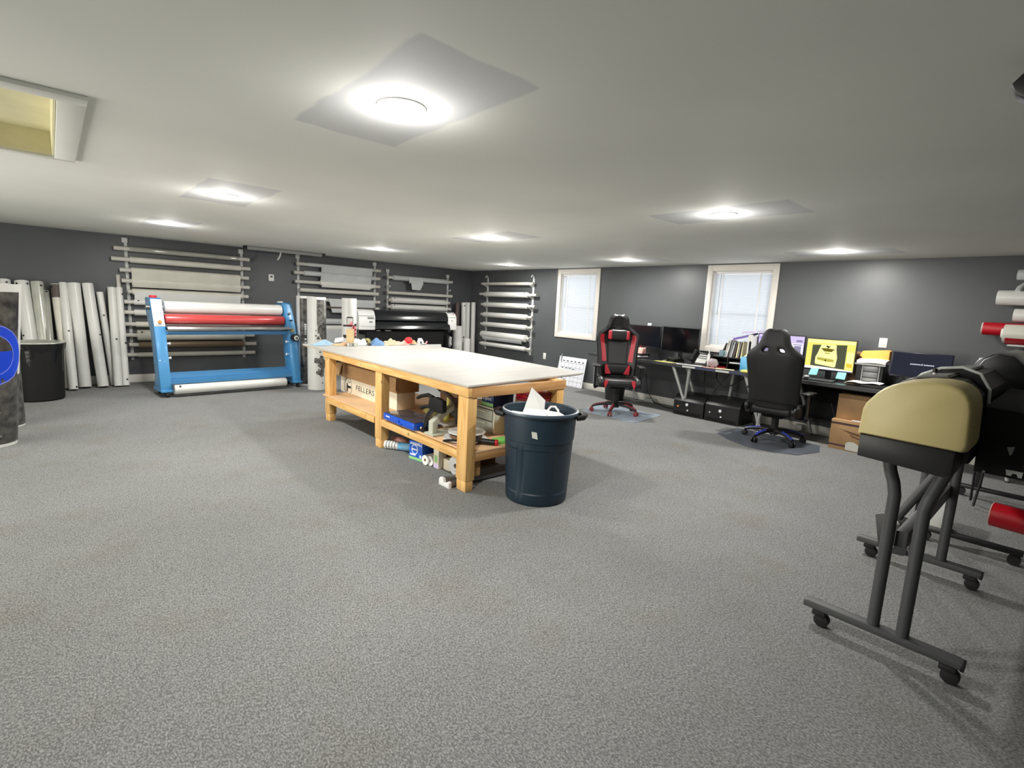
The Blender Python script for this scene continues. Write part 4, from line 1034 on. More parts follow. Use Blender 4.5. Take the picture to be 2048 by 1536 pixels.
for k, (x, y) in enumerate(((2.665, 4.185), (2.69, 4.135))):
    t = thing('paper_roll', (x + .05, y, 0), ['left one of two small white paper rolls beside the blue carton', 'right one of two small white paper rolls beside the blue carton'][k], 'roll', 'small white paper rolls')
    build('wound_paper', MB().pipe((x, y, .05), (x + .11, y + .01, .05), .05, .016, n=24), 'paper', t)
    build('core_tube', MB().pipe((x + .002, y, .05), (x + .108, y + .01, .05), .016, .013, n=14), 'card', t)
t = thing('spray_carton', (2.74, 4.05, 0), 'small upright pale carton with a green picture beside the paper rolls', 'carton')
build('carton_body', B(2.70, 2.79, 3.995, 4.085, 0, .19, bev=.003), 'whitecard', t)
mb = MB(); mb.box(2.699, 2.6998, 4.02, 4.065, .06, .13); build('green_picture', mb, 'boxgreen', t)
mb = MB(); mb.box(2.699, 2.6998, 3.997, 4.083, .004, .045); build('lilac_band', mb, 'lilac', t)
one('white_carton', B(2.75, 2.95, 3.875, 3.985, 0, .105, bev=.003), 'whitecard', 'low white carton on the floor beside the white spool', 'carton', loc=(2.85, 3.93, 0))
one('cardboard_box', B(2.98, 3.3, 3.85, 4.25, 0, .16, bev=.003), 'card2', 'low brown carton on the floor deep under the table', 'box', loc=(3.14, 4.05, 0))
t = thing('tape_spool', (2.76, 3.76, 0), 'white spool standing on edge beside the front table leg', 'spool')
build('spool_flange', MB().pipe((2.73, 3.76, .092), (2.745, 3.762, .092), .092, .022, n=32), 'white', t)
build('spool_flange', MB().pipe((2.82, 3.765, .092), (2.835, 3.766, .092), .092, .022, n=32), 'white', t)
build('spool_hub', MB().pipe((2.745, 3.762, .092), (2.82, 3.765, .092), .07, .03, n=24), 'offwhite', t)
mb = MB(); mb.box(2.728, 2.7298, 3.715, 3.755, .04, .046); mb.cyl((2.7285, 3.80, .07), (2.7299, 3.80, .07), .007, n=8); build('flange_print', mb, 'ink', t)
t = thing('banner_stand', (2.9, 3.57, 0), 'grey roll-up banner base with white end caps on the floor under the near table end', 'banner stand')
build('profile', MB().prism([(3.505, .012), (3.505, .045), (3.53, .058), (3.545, .04), (3.57, .04), (3.585, .066), (3.63, .066), (3.645, .04), (3.645, .012)], 'x', 2.505, 3.6), 'metal', t)
build('end_cap', MB().prism([(3.495, .0), (3.495, .052), (3.515, .062), (3.535, .046), (3.55, .034), (3.575, .036), (3.59, .07), (3.635, .072), (3.652, .05), (3.652, .0)], 'x', 2.475, 2.505, bev=.004), 'white', t)
build('end_cap', MB().prism([(3.495, .0), (3.495, .052), (3.545, .05), (3.59, .07), (3.652, .05), (3.652, .0)], 'x', 3.6, 3.62, bev=.004), 'white', t)

# ---- clutter along the far edge of the tabletop
def cloth(name, x, y, rx, ry, h, m, label, cat, seed, n=16):
    q = random.Random(seed); ph = [q.uniform(0, 6) for _ in range(6)]
    def fn(u, v):
        a = 2 * u - 1; b = 2 * v - 1; d = min(1, (a * a + b * b) ** .5)
        z = h * (1 - d ** 2.2) * (.62 + .38 * math.sin(a * 4 + ph[0]) * math.cos(b * 3.2 + ph[1])) + h * .1 * math.sin(a * 9 + ph[2]) * (1 - d)
        k = 1 + .16 * math.sin(math.atan2(b, a) * 3 + ph[3])
        return (x + rx * a * k, y + ry * b * k, TZ + .004 + max(0, z))
    return one(name, MB().grid(fn, n, n, .003), m, label, cat, loc=(x, y, TZ), angle=80)
cloth('cleaning_cloth', 2.80, 7.08, .16, .10, .075, 'rag', 'pale blue cloth crumpled on the far left corner of the worktable', 'cloth', 1)
t = one('paper_scrap', MB().slab([(2.96, 7.09, TZ + .03), (3.08, 7.07, TZ + .05), (3.10, 7.09, TZ + .11), (2.99, 7.12, TZ + .09)], .004), 'paper', 'white paper scrap standing up between the pale blue and peach cloths', 'paper', loc=(3.03, 7.09, TZ))
cloth('peach_cloth', 3.03, 6.98, .14, .09, .055, 'peach', 'peach coloured cloth lying left of the tan card tube', 'cloth', 2)
t = thing('card_tube', (3.20, 7.09, TZ), 'tan card tube standing upright at the far table edge', 'tube')
build('tube_wall', MB().pipe((3.20, 7.09, TZ + .001), (3.20, 7.09, TZ + .225), .055, .048, n=28), 'tan', t)
for k, (x, y) in enumerate(((3.085, 6.86), (3.17, 6.87))):
    t = thing('tape_roll', (x, y, TZ), ['silver tape roll lying flat, left of a pair in front of the tan tube', 'pale tape roll lying flat, right of a pair in front of the tan tube'][k], 'tape roll', 'silver tape rolls')
    build('wound_tape', MB().pipe((x, y, TZ + .001), (x, y, TZ + .046), .042, .03, n=24), ['chrome', 'label'][k], t)
    build('core_ring', MB().pipe((x, y, TZ + .002), (x, y, TZ + .045), .03, .027, n=24), 'card', t)
cloth('white_cloth', 3.30, 6.99, .10, .09, .15, 'paper', 'white crumpled cloth heaped right of the tan card tube', 'cloth', 3)
t = thing('tape_roll', (3.41, 6.97, TZ), 'olive tape roll standing on edge beside the blue cloth', 'tape roll')
build('wound_tape', MB().pipe((3.385, 6.96, TZ + .051), (3.425, 7.0, TZ + .051), .05, .022, n=26), 'olive', t)
build('core_ring', MB().pipe((3.386, 6.961, TZ + .051), (3.424, 6.999, TZ + .051), .022, .019, n=20), 'card2', t)
one('brown_lump', MB().ball((3.40, 6.89, TZ + .022), (.035, .025, .022), 12, .3, 4), 'darkbrown', 'small dark brown lump in front of the olive tape roll', 'scrap', loc=(3.40, 6.89, TZ))
cloth('blue_cloth', 3.55, 6.95, .15, .09, .11, 'rag2', 'mid blue cloth folded on the far edge of the worktable', 'cloth', 7)
cloth('beige_cloth', 3.76, 6.94, .13, .09, .115, 'beige', 'beige cloth bundle right of the mid blue cloth', 'cloth', 6)
cloth('pink_wrapper', 3.95, 6.95, .12, .08, .07, 'pinkpaper', 'pink and white crumpled wrapper left of the red tape roll', 'wrapper', 12)
cloth('pale_wrapper', 4.05, 7.0, .07, .05, .085, 'lilac', 'pale lilac wrapper behind the pink one', 'wrapper', 13)
t = thing('tape_roll', (4.09, 6.98, TZ), 'bright red tape roll standing at the far table edge', 'tape roll')
build('wound_tape', MB().cyl((4.065, 6.95, TZ + .059), (4.115, 6.99, TZ + .059), .058, n=28, bev=.006), 'red', t)
cloth('amber_wrapper', 4.19, 6.98, .06, .05, .085, 'peach', 'amber crumpled wrapper right of the red tape roll', 'wrapper', 14)
t = thing('paper_cup', (4.32, 6.99, TZ), 'white squashed cup lying near the far right table corner', 'cup')
build('cup_wall', MB().tube([(4.275, 6.98, TZ + .02), (4.29, 6.98, TZ + .075), (4.33, 6.985, TZ + .075), (4.365, 6.99, TZ + .025)], .014, n=8, flat=2.2), 'white', t)
one('paper_strip', MB().grid(lambda u, v: (4.02 + .38 * u, 6.90 + .09 * v, TZ + .004 + .012 * math.sin(u * 6 + v * 2) ** 2), 10, 3, .002), 'paper', 'long white paper strip along the far right table edge', 'paper', loc=(4.2, 6.95, TZ))
one('red_marker', MB().tube([(4.37, 6.93, TZ + .01), (4.42, 6.96, TZ + .045)], .011, n=8), 'printpink', 'pink red pen stub at the far right table corner', 'pen', loc=(4.38, 6.94, TZ))

# ================================================================== navy trash can at the near table end
cx, cy = 3.0, 2.95
can = thing('trash_can', (cx, cy, 0), 'large navy plastic trash can with paper in it at the near end of the worktable', 'trash can')
va = math.atan2(-cy, -cx)
def panel(a, z):
    k = 1.0
    b = ((a - va + PI / 6) % (PI / 3)) - PI / 6
    if .10 < z < .47 and abs(b) < PI / 6 * .86: k = .975
    return k
prof = [(0, .012), (.235, .012), (.245, .0), (.255, .006), (.262, .03), (.2635, .095), (.264, .105), (.284, .465), (.285, .475), (.286, .525), (.293, .53), (.294, .545), (.3015, .70), (.302, .735), (.318, .738), (.321, .75), (.318, .765), (.305, .768), (.297, .76), (.29, .70), (.27, .45), (.245, .05), (0, .04)]
build('can_body', MB().lathe(prof, (cx, cy, 0), 96, f=panel), 'bin', can, angle=30)
build('pale_rim', MB().lathe([(.3215, .752), (.3195, .7675), (.306, .7705), (.305, .7685)], (cx, cy, 0), 72), 'binrim', can)  # lighter band laid along the top of the rim
for sg in (1, -1):
    a = va + sg * (PI / 2 + .02); ux, uy = math.cos(a), math.sin(a)
    T = V((-uy, ux, 0)); Nn = V((ux, uy, 0)); c = V((cx, cy, .715))
    pts = [c + Nn * .30 + T * -.085, c + Nn * .355 + T * -.07 + V((0, 0, .01)), c + Nn * .372 + V((0, 0, .012)), c + Nn * .355 + T * .07 + V((0, 0, .01)), c + Nn * .30 + T * .085]
    build('handle', MB().tube(pts, [.02, .024, .026, .024, .02], n=10), 'black', can)
T = V((-math.sin(va), math.cos(va), 0)); Nn = V((math.cos(va), math.sin(va), 0)); c = V((cx, cy, 0))
mb = MB(); q = c + Nn * .3005 - T * .03
mb.slab([q + V((0, 0, .575)) + T * .022, q + V((0, 0, .585)) - T * .022, q + V((0, 0, .635)) - T * .03, q + V((0, 0, .63)) + T * .012], .004)
build('sticker', mb, 'label', can)
P = lambda n_, t_, z_: c + Nn * n_ + T * t_ + V((0, 0, z_))
one('white_paper', MB().slab([P(.05, .03, .70), P(.03, .035, .845), P(.02, -.083, .945), P(.03, -.15, .72)], .003), 'paper', 'pointed white sheet sticking up out of the navy trash can', 'paper', loc=P(.05, 0, .69))
def wadf(u, v):
    a = 2 * PI * u; r = .005 + .235 * v
    return (cx + r * math.cos(a), cy + r * math.sin(a), .715 + .03 * math.sin(a * 3) * v - .02 * v + .02 * math.cos(a * 5 + 1) * v)
one('crumpled_paper', MB().grid(wadf, 28, 6, .003), 'paper', 'crumpled white paper filling the navy trash can below the rim', 'paper', loc=(cx, cy, .70))
one('white_cable', MB().tube([P(.08, .05, .71), P(.06, .055, .76), P(.04, .085, .795), P(.03, .12, .795), P(.05, .145, .77), P(.08, .155, .72)], .009, n=8), 'white', 'looped white cable on the paper in the navy trash can', 'cable', loc=c + V((0, 0, .71)))
one('torn_paper', MB().slab([P(.2, .04, .735), P(.2, -.16, .735), P(.07, -.13, .775), P(.1, .07, .775)], .003), 'paper', 'torn white sheet lying flat in the navy trash can in front of the pointed one', 'paper', loc=P(.15, 0, .74))

# ================================================================== desks along the window wall
DZ = .82; XF = 7.40; XBk = 8.03
def desk(y0, y1, label, legs, tape=None, panel=False):
    t = thing('desk', ((XF + XBk) / 2, (y0 + y1) / 2, 0), label, 'desk', 'black desks in a row under the windows')
    build('desktop', MB().box(XF, XBk, y0, y1, DZ - .05, DZ, bev=.004), 'desk', t)
    build('front_edge', MB().box(XF - .004, XF + .001, y0 + .002, y1 - .002, DZ - .046, DZ - .004), 'deskedge', t)
    for (xt, yt, xb_, yb_) in legs:
        lg = build('leg', MB().tube([(xt, yt, DZ - .052), (xb_, yb_, .012)], [.030, .017], n=14), 'legsilver', t)
        build('leg_plate', MB().cyl((xt, yt, DZ - .06), (xt, yt, DZ - .051), .055, n=20), 'silver', lg)
        build('leg_foot', MB().cyl((xb_, yb_, .0), (xb_, yb_, .014), .02, n=12), 'black', lg)
    if tape:
        for (a, b, m) in tape: build('tape_strip', MB().box(XF - .006, XF - .004, a, b, DZ - .04, DZ - .012), m, t)
    if panel:
        build('black_rear_panel', MB().box(XBk - .06, XBk - .04, y0 + .18, y1 - .25, .24, DZ - .05), 'blackmat', t)  # plain black panel across the rear, ending above the floor
    return t
desk(4.205, 6.10, 'black desk with two dark computer screens behind the red and black chair', [(7.50, 4.40, 7.50, 4.06), (7.95, 5.72, 7.98, 5.38), (7.50, 5.62, 7.48, 5.66), (7.95, 4.42, 7.97, 4.15)])
desk(3.03, 4.20, 'black desk with taped front edge over the two black printers', [(7.50, 3.22, 7.50, 2.93), (7.95, 3.42, 7.98, 3.12), (7.95, 3.60, 7.95, 3.66), (7.52, 4.12, 7.52, 4.17)], tape=[(3.97, 4.19, 'panelgrey'), (3.64, 3.965, 'bluestrip'), (3.43, 3.635, 'panelgrey'), (3.2, 3.42, 'bluestrip')])
desk(.25, 3.025, 'long black desk with the yellow screen and office papers, right of the black chair', [(7.95, 2.66, 7.98, 2.41), (7.50, 2.9, 7.48, 2.98), (7.5, .5, 7.5, .34), (7.95, .5, 7.97, .34)], panel=True)

def monitor(name, X, y0, y1, z0, z1, label, screen, extra=None, tilt=0.0, base=True, bez='bezel', group=None):
    t = thing(name, (X + .08, (y0 + y1) / 2, DZ), label, 'monitor', group)
    ym = (y0 + y1) / 2; b = .012
    cs = build('casing', MB().box(X, X + .035, y0, y1, z0, z1, bev=.004), bez, t)
    build('screen', MB().box(X - .0015, X + .001, y0 + b, y1 - b, z0 + b * 1.8, z1 - b), screen, t)
    nk = build('stand_neck', MB().box(X + .035, X + .06, ym - .035, ym + .035, DZ + .01, (z0 + z1) / 2, bev=.004), bez, t)
    build('stand_base', MB().prism([(X - .04, ym - .11), (X - .06, ym), (X - .04, ym + .11), (X + .12, ym + .11), (X + .12, ym - .11)], 'z', DZ + .001, DZ + .014, bev=.003), bez, t)
    if extra: extra(t, X - .0022, y0 + b, y1 - b, z0 + b * 1.8, z1 - b)
    return t
GM = 'computer monitors on the desks'
monitor('computer_monitor', 7.80, 4.875, 5.58, 1.01, 1.385, 'left dark screen of the pair behind the red and black chair', 'screenoff', group=GM)
one('white_card', MB().box(7.805, 7.835, 5.09, 5.16, 1.3855, 1.425, bev=.003), 'panelwhite', 'small white card on the top edge of the left dark screen', 'card', loc=(7.82, 5.125, 1.385))
monitor('computer_monitor', 7.75, 4.135, 4.815, .975, 1.395, 'right dark screen of the pair, just left of the second window', 'screenoff', group=GM)
def page(t, X, y0, y1, z0, z1):
    # an office page: violet banner, pale body, grey blocks (y runs to the left in view)
    mb = MB(); mb.box(X, X + .0006, y1 - .25, y1 - .01, z1 - .07, z1 - .035); mb.box(X, X + .0006, y1 - .28, y1 - .02, z1 - .12, z1 - .09); build('violet_banner', mb, 'scr_violet', t)
    mb = MB(); mb.box(X, X + .0006, y1 - .3, y1 - .01, z0 + .09, z0 + .20); mb.box(X, X + .0006, y0 + .02, y0 + .10, z1 - .08, z1 - .05); build('grey_block', mb, 'scr_slate', t)
    mb = MB(); mb.box(X, X + .0006, y0 + .005, y1 - .3, z0 + .03, z1 - .1); mb.box(X, X + .0006, y1 - .3, y1 - .01, z0 + .01, z0 + .085); build('pale_block', mb, 'scr_pale', t)
    mb = MB(); mb.box(X - .001, X, y0 + .03, y0 + .12, z0 + .06, z0 + .24); mb.box(X - .001, X, y0 + .02, y0 + .14, z0 + .25, z0 + .262); build('lilac_text_block', mb, 'scr_slate', t)
monitor('computer_monitor', 7.75, 2.575, 3.215, .985, 1.392, 'lilac lit screen partly hidden behind the black chair', 'scr_lilac', page, group=GM)
def carpage(t, X, y0, y1, z0, z1):
    w, h = y1 - y0, z1 - z0
    A = lambda u, v: (X, y1 - u * w, z0 + v * h)
    q = lambda us, d=0: [(X - d, y1 - u * w, z0 + v * h) for u, v in us]
    build('dark_picture', MB().slab(q([(.12, .10), (.83, .06), (.83, .86), (.12, .80)][::1]), .0005), 'scr_olive', t)
    car = [(.21, .19), (.21, .40), (.25, .55), (.27, .66), (.30, .80), (.32, .83), (.60, .84), (.62, .82), (.625, .68), (.64, .56), (.66, .42), (.645, .12), (.62, .10), (.23, .16)]
    build('yellow_car', MB().slab(q(car, .0008), .0005), 'scr_yellow2', t)
    mb = MB()
    mb.slab(q([(.30, .70), (.44, .715), (.595, .69), (.53, .60), (.38, .605)], .0016), .0004)
    build('windscreen', mb, 'scr_dark', t)
    build('hood_line', MB().slab(q([(.38, .57), (.51, .565), (.50, .53), (.40, .535)], .0016), .0004), 'scr_amber2', t)
    build('bumper_line', MB().slab(q([(.25, .40), (.60, .35), (.60, .27), (.48, .265), (.25, .31)], .0016), .0004), 'scr_amber2', t)
    mb = MB()
    mb.slab(q([(.41, .80), (.45, .80), (.445, .765), (.405, .765)], .0016), .0004); mb.slab(q([(.43, .785), (.50, .785), (.49, .755), (.425, .75)], .0016), .0004); mb.slab(q([(.445, .755), (.47, .755), (.46, .72), (.435, .72)], .0016), .0004)
    mb.slab(q([(.415, .33), (.44, .33), (.44, .28), (.415, .28)], .002), .0004)
    build('dark_emblem', mb, 'scr_black', t)
    build('side_column', MB().slab(q([(.85, .10), (.99, .10), (.99, .62), (.85, .64)]), .0005), 'scr_yellow2', t)
    build('amber_block', MB().slab(q([(.86, .14), (.98, .12), (.98, .26), (.86, .28)], .0008), .0005), 'scr_amber', t)
    build('task_bar', MB().slab(q([(.0, .0), (.99, .0), (.99, .03), (.4, .085), (.0, .085)], .0008), .0005), 'scr_pale', t)
    build('upper_strip', MB().slab(q([(.01, .88), (.99, .88), (.99, .985), (.01, .985)]), .0005), 'scr_yellow2', t)
monitor('computer_monitor', 7.72, 1.945, 2.545, .945, 1.378, 'bright yellow screen showing a car picture, right of the black chair', 'scr_yellow', carpage, group=GM)
one('sticky_note', MB().slab([(7.700, 2.44, .965), (7.700, 2.345, .975), (7.675, 2.355, .885), (7.665, 2.455, .88)], .0015), 'cyan', 'left cyan sticky note hanging under the yellow screen', 'sticky note', 'cyan sticky notes', loc=(7.70, 2.40, .97))
one('sticky_note', MB().slab([(7.700, 2.115, .955), (7.700, 2.015, .955), (7.67, 2.02, .865), (7.67, 2.125, .87)], .0015), 'cyan', 'right cyan sticky note hanging under the yellow screen', 'sticky note', 'cyan sticky notes', loc=(7.70, 2.06, .955))
def dimtext(t, X, y0, y1, z0, z1):
    ym = (y0 + y1) / 2; z = z0 + .135
    mb = MB()
    yy = ym + .10
    for wd in (.016, .012, .02, .011, .014, .012): mb.box(X, X + .0006, yy - wd, yy, z, z + .013); yy -= wd + .003
    mb.slab([(X, ym - .002, z), (X, ym - .022, z), (X, ym - .017, z + .024)], .0004)
    yy = ym - .03
    for wd in (.014, .012, .016, .011, .013, .016): mb.box(X, X + .0006, yy - wd, yy, z, z + .013); yy -= wd + .003
    build('white_screen_text', mb, 'scr_text', t)
monitor('computer_monitor', 7.70, .975, 1.56, .985, 1.29, 'dim navy screen with small white text at the right end of the desk', 'scr_grey', dimtext, group=GM, bez='darkblue')

# items on the left desk
t = thing('paper_tray', (7.66, 5.28, DZ), 'black tray holding white sheets beside the red and black chair back', 'tray')
build('tray_body', MB().box(7.52, 7.80, 5.05, 5.50, DZ + .045, DZ + .075, bev=.006), 'black', t)
build('tray_foot', MB().box(7.54, 7.78, 5.07, 5.48, DZ + .001, DZ + .02), 'black', t)
build('tray_post', MB().box(7.76, 7.79, 5.07, 5.48, DZ + .02, DZ + .045), 'black', t)
one('white_sheets', MB().box(7.47, 7.75, 5.06, 5.46, DZ + .0205, DZ + .04, bev=.003), 'paper', 'white sheets poking out of the black tray', 'paper', loc=(7.6, 5.26, DZ + .02))
t = thing('pencil_box', (7.72, 5.24, DZ + .0755), 'tan box of pens standing on the black tray', 'box')
build('box_body', MB().prism([(7.66, DZ + .076), (7.68, DZ + .155), (7.78, DZ + .175), (7.78, DZ + .076)], 'y', 5.13, 5.33, bev=.003), 'pinkpaper', t)
for k in range(4): build('pen', MB().cyl((7.73, 5.16 + .04 * k, DZ + .15), (7.71, 5.15 + .045 * k, DZ + .215), .007, n=8), ['black', 'redvinyl', 'black', 'olive'][k], t)
one('yellow_sheet', MB().box(7.60, 7.70, 4.66, 5.0, DZ + .001, DZ + .006), 'creampaper', 'cream sheet lying below the left dark screen', 'paper', loc=(7.65, 4.8, DZ))
t = thing('keyboard', (7.58, 4.85, DZ), 'black keyboard in front of the left dark screen', 'keyboard')
build('keyboard_body', MB().prism([(7.52, DZ + .001), (7.52, DZ + .012), (7.66, DZ + .024), (7.66, DZ + .001)], 'y', 4.68, 5.03, bev=.002), 'black', t)
mb = MB()
for r_ in range(4):
    for c_ in range(13): mb.box(7.527 + .032 * r_, 7.553 + .032 * r_, 4.69 + .0255 * c_, 4.712 + .0255 * c_, DZ + .014 + .0028 * r_, DZ + .02 + .0028 * r_)
build('keys', mb, 'darkblue', t)
one('yellow_note', MB().slab([(7.42, 4.46, DZ + .002), (7.46, 4.75, DZ + .002), (7.56, 4.70, DZ + .002), (7.54, 4.35, DZ + .002)], .003), 'yellowpaper', 'yellow sheet on the front of the desk right of the red and black chair', 'paper', loc=(7.5, 4.56, DZ))
one('black_cables', MB().tube([(7.66, 4.62, DZ + .03), (7.60, 4.55, DZ + .06), (7.58, 4.45, DZ + .05), (7.62, 4.38, DZ + .07), (7.70, 4.36, DZ + .04), (7.68, 4.5, DZ + .03)], .026, n=8), 'blackmat', 'heap of black cable on the desk below the right dark screen', 'cable', loc=(7.64, 4.5, DZ))
one('white_sheet', MB().slab([(7.415, 4.30, DZ + .002), (7.50, 4.36, DZ + .002), (7.58, 3.92, DZ + .002), (7.44, 3.90, DZ + .002)], .003), 'paper', 'white sheet lying in front of the desk phone', 'paper', loc=(7.5, 4.1, DZ))
t = thing('desk_phone', (7.68, 4.06, DZ), 'black desk phone with a grey keypad under the second window', 'phone')
build('phone_body', MB().prism([(7.56, DZ + .001), (7.56, DZ + .03), (7.72, DZ + .20), (7.76, DZ + .20), (7.76, DZ + .001)], 'y', 3.88, 4.16, bev=.006), 'black', t)
sl = lambda f, y, d=.003: (7.56 + .16 * f - d, y, DZ + .03 + .17 * f + d)
build('keypad', MB().slab([sl(.06, 4.07), sl(.06, 3.90), sl(.44, 3.90), sl(.44, 4.07)], .004), 'keys', t)
for a, b in ((.50, .60), (.68, .78)): build('display_strip', MB().slab([sl(a, 4.06), sl(a, 3.90), sl(b, 3.90), sl(b, 4.06)], .004), 'keys', t)
hs = build('handset', MB().tube([(7.555, 4.135, DZ + .07), (7.58, 4.135, DZ + .105), (7.66, 4.135, DZ + .19), (7.70, 4.135, DZ + .225)], [.034, .024, .024, .034], n=12), 'blackmat', t)
build('handset_cord', MB().tube([(7.55, 4.13, DZ + .05), (7.49, 4.22, DZ + .012), (7.52, 4.33, DZ + .012)], .009, n=8), 'black', t)

t = thing('desk_organizer', (7.77, 3.53, DZ), 'black two shelf desk organizer below the second window', 'organizer')
mb = MB(); mb.box(7.62, 7.94, 3.32, 3.83, .985, .997); mb.box(7.62, 7.94, 3.32, 3.83, .90, .91); mb.box(7.62, 7.94, 3.32, 3.332, DZ + .001, .997); mb.box(7.62, 7.94, 3.818, 3.83, DZ + .001, .997); mb.box(7.62, 7.94, 3.57, 3.58, DZ + .001, .985); mb.box(7.93, 7.94, 3.33, 3.82, DZ + .001, .99)
build('organizer_frame', mb, 'black', t)
one('white_form', MB().box(7.63, 7.9, 3.36, 3.55, .911, .925), 'paper', 'white forms on the upper slot of the organizer', 'paper', loc=(7.75, 3.45, .911))
one('red_book', MB().box(7.63, 7.9, 3.60, 3.80, DZ + .002, DZ + .02), 'redvinyl', 'red book in the low slot of the organizer', 'book', loc=(7.75, 3.7, DZ + .002))
t = thing('mug', (7.68, 3.70, .998), 'grey blue mug standing on the organizer', 'mug')
build('mug_body', MB().lathe([(0, 0), (.04, 0), (.043, .01), (.043, .095), (.038, .095), (.037, .01), (0, .01)], (7.68, 3.70, .998), 24), 'teal', t)
build('mug_handle', MB().tube([(7.665, 3.66, .998 + .078), (7.65, 3.63, .998 + .07), (7.65, 3.625, .998 + .04), (7.668, 3.66, .998 + .022)], .007, n=8), 'teal', t)
t = thing('spray_bottle', (7.60, 3.80, DZ), 'slim white bottle beside the mug', 'bottle')
build('bottle_body', MB().lathe([(0, 0), (.018, 0), (.02, .01), (.02, .17), (.008, .2), (.008, .235), (.011, .24), (.011, .265), (0, .268)], (7.595, 3.865, DZ + .001), 18), 'white', t)
one('crumpled_bag', MB().ball((7.54, 3.76, DZ + .07), (.055, .085, .068), 16, .22, 21), 'crumple', 'crumpled greyish pink bag in front of the organizer', 'bag', loc=(7.54, 3.76, DZ))
q = random.Random(5)
fl = [('darkbrown', .19, .2), ('vinyl3', .245, .1), ('paper', .25, .12), ('metal', .23, .05), ('vinyl2', .215, .08), ('darkbrown', .2, .05), ('creampaper', .225, .02), ('metal', .215, .04), ('creampaper', .235, .0)]
fn_ = ['dark leaning folder leftmost of the files on the organizer', 'cream folder next to the dark leaning one', 'white folder, tallest left of the purple binder', 'grey file right of the white folder', 'pale grey file in the middle of the upright files', 'dark brown file in the middle of the upright files', 'cream file right of the dark brown one', 'narrow grey file near the white magazine holder', 'cream file touching the white magazine holder']
for k, (m, hgt, ln) in enumerate(fl):
    y = 3.655 - k * .031
    mb = MB().slab([(7.66, y + ln * .35, .999), (7.90, y + ln * .35, .999), (7.90, y + .05 * ln, .999 + hgt), (7.70, y + .05 * ln, .999 + hgt + .02)], .014)
    one('file_folder', mb, m, fn_[k], 'folder', 'upright files on the organizer', loc=(7.78, y, .999))
one('purple_binder', MB().slab([(7.64, 3.53, 1.262), (7.64, 3.30, 1.33), (7.90, 3.28, 1.36), (7.90, 3.52, 1.285)], .03), 'purple', 'purple binder lying across the tops of the files', 'binder', loc=(7.77, 3.4, 1.25))
one('lilac_folder', MB().slab([(7.62, 3.40, 1.37), (7.62, 3.22, 1.395), (7.88, 3.20, 1.405), (7.88, 3.42, 1.378)], .02), 'lilac', 'pale lilac folder on top of the purple binder', 'folder', loc=(7.75, 3.3, 1.36))
t = thing('magazine_holder', (7.75, 3.29, DZ), 'tall white magazine holder with a dark finger hole left of the lilac screen', 'magazine holder')
mb = MB(); mb.box(7.63, 7.88, 3.235, 3.24, DZ + .001, 1.34); mb.box(7.63, 7.88, 3.305, 3.31, DZ + .001, 1.34); mb.box(7.63, 7.635, 3.24, 3.305, DZ + .001, 1.36); mb.box(7.875, 7.88, 3.24, 3.305, DZ + .001, 1.2); mb.box(7.635, 7.875, 3.24, 3.305, DZ + .001, DZ + .008)
build('holder_walls', mb, 'offwhite', t)
build('finger_hole', MB().prism([(3.285, 1.10), (3.255, 1.12), (3.255, 1.25), (3.272, 1.27), (3.285, 1.25)], 'x', 7.627, 7.6295), 'blackmat', t)
one('cream_card', MB().slab([(7.60, 3.33, 1.03), (7.60, 3.22, 1.06), (7.62, 3.215, 1.13), (7.62, 3.32, 1.05)], .003), 'creampaper', 'folded cream card leaning on the magazine holder', 'card', loc=(7.6, 3.27, 1.03))
one('blue_leaflet_box', MB().box(7.54, 7.60, 3.215, 3.345, DZ + .001, 1.03, bev=.003), 'skyblue', 'sky blue and white leaflet box in front of the magazine holder', 'leaflet box', loc=(7.57, 3.28, DZ))
one('pink_sheets', MB().slab([(7.42, 3.86, DZ + .002), (7.50, 3.90, DZ + .002), (7.53, 3.58, DZ + .002), (7.43, 3.56, DZ + .002)], .004), 'pinkpaper', 'pink sheets fanned on the taped desk edge', 'paper', loc=(7.47, 3.7, DZ))
one('cream_sheets', MB().slab([(7.43, 3.66, DZ + .007), (7.52, 3.70, DZ + .007), (7.54, 3.42, DZ + .007), (7.45, 3.38, DZ + .007)], .004), 'creampaper', 'cream sheets overlapping the pink ones on the desk', 'paper', loc=(7.48, 3.55, DZ))
one('yellow_pad', MB().box(7.41, 7.52, 3.12, 3.27, DZ + .001, DZ + .03, bev=.003), 'yellowpaper', 'yellow note pad on the desk beside the black chair', 'note pad', loc=(7.46, 3.2, DZ))
# items on the right desk
t = thing('keyboard', (7.53, 2.3, DZ), 'dark keyboard with clutter below the yellow screen', 'keyboard')
build('keyboard_body', MB().prism([(7.47, DZ + .001), (7.47, DZ + .012), (7.60, DZ + .026), (7.60, DZ + .001)], 'y', 2.10, 2.52, bev=.002), 'darkblue', t)
mb = MB()
for r_ in range(4):
    for c_ in range(14): mb.box(7.475 + .03 * r_, 7.50 + .03 * r_, 2.11 + .029 * c_, 2.135 + .029 * c_, DZ + .014 + .003 * r_, DZ + .02 + .003 * r_)
build('keys', mb, 'metal', t)
one('white_mouse', MB().ball((7.50, 2.42, DZ + .045), (.05, .035, .02), 14), 'silver', 'silver mouse resting on the dark keyboard', 'mouse', loc=(7.50, 2.42, DZ + .025))
one('brown_carton', MB().box(7.86, 7.93, 1.88, 2.05, DZ + .001, 1.235, bev=.003), 'card2', 'tall brown carton between the yellow screen and the grey drawer unit', 'carton', loc=(7.9, 1.95, DZ))
t = thing('desktop_cabinet', (7.80, 1.755, DZ), 'small grey desktop drawer unit with paper on top under the wall outlet', 'drawer unit')
build('unit_body', MB().box(7.68, 7.93, 1.62, 1.91, DZ + .001, 1.10, bev=.005), 'black', t)
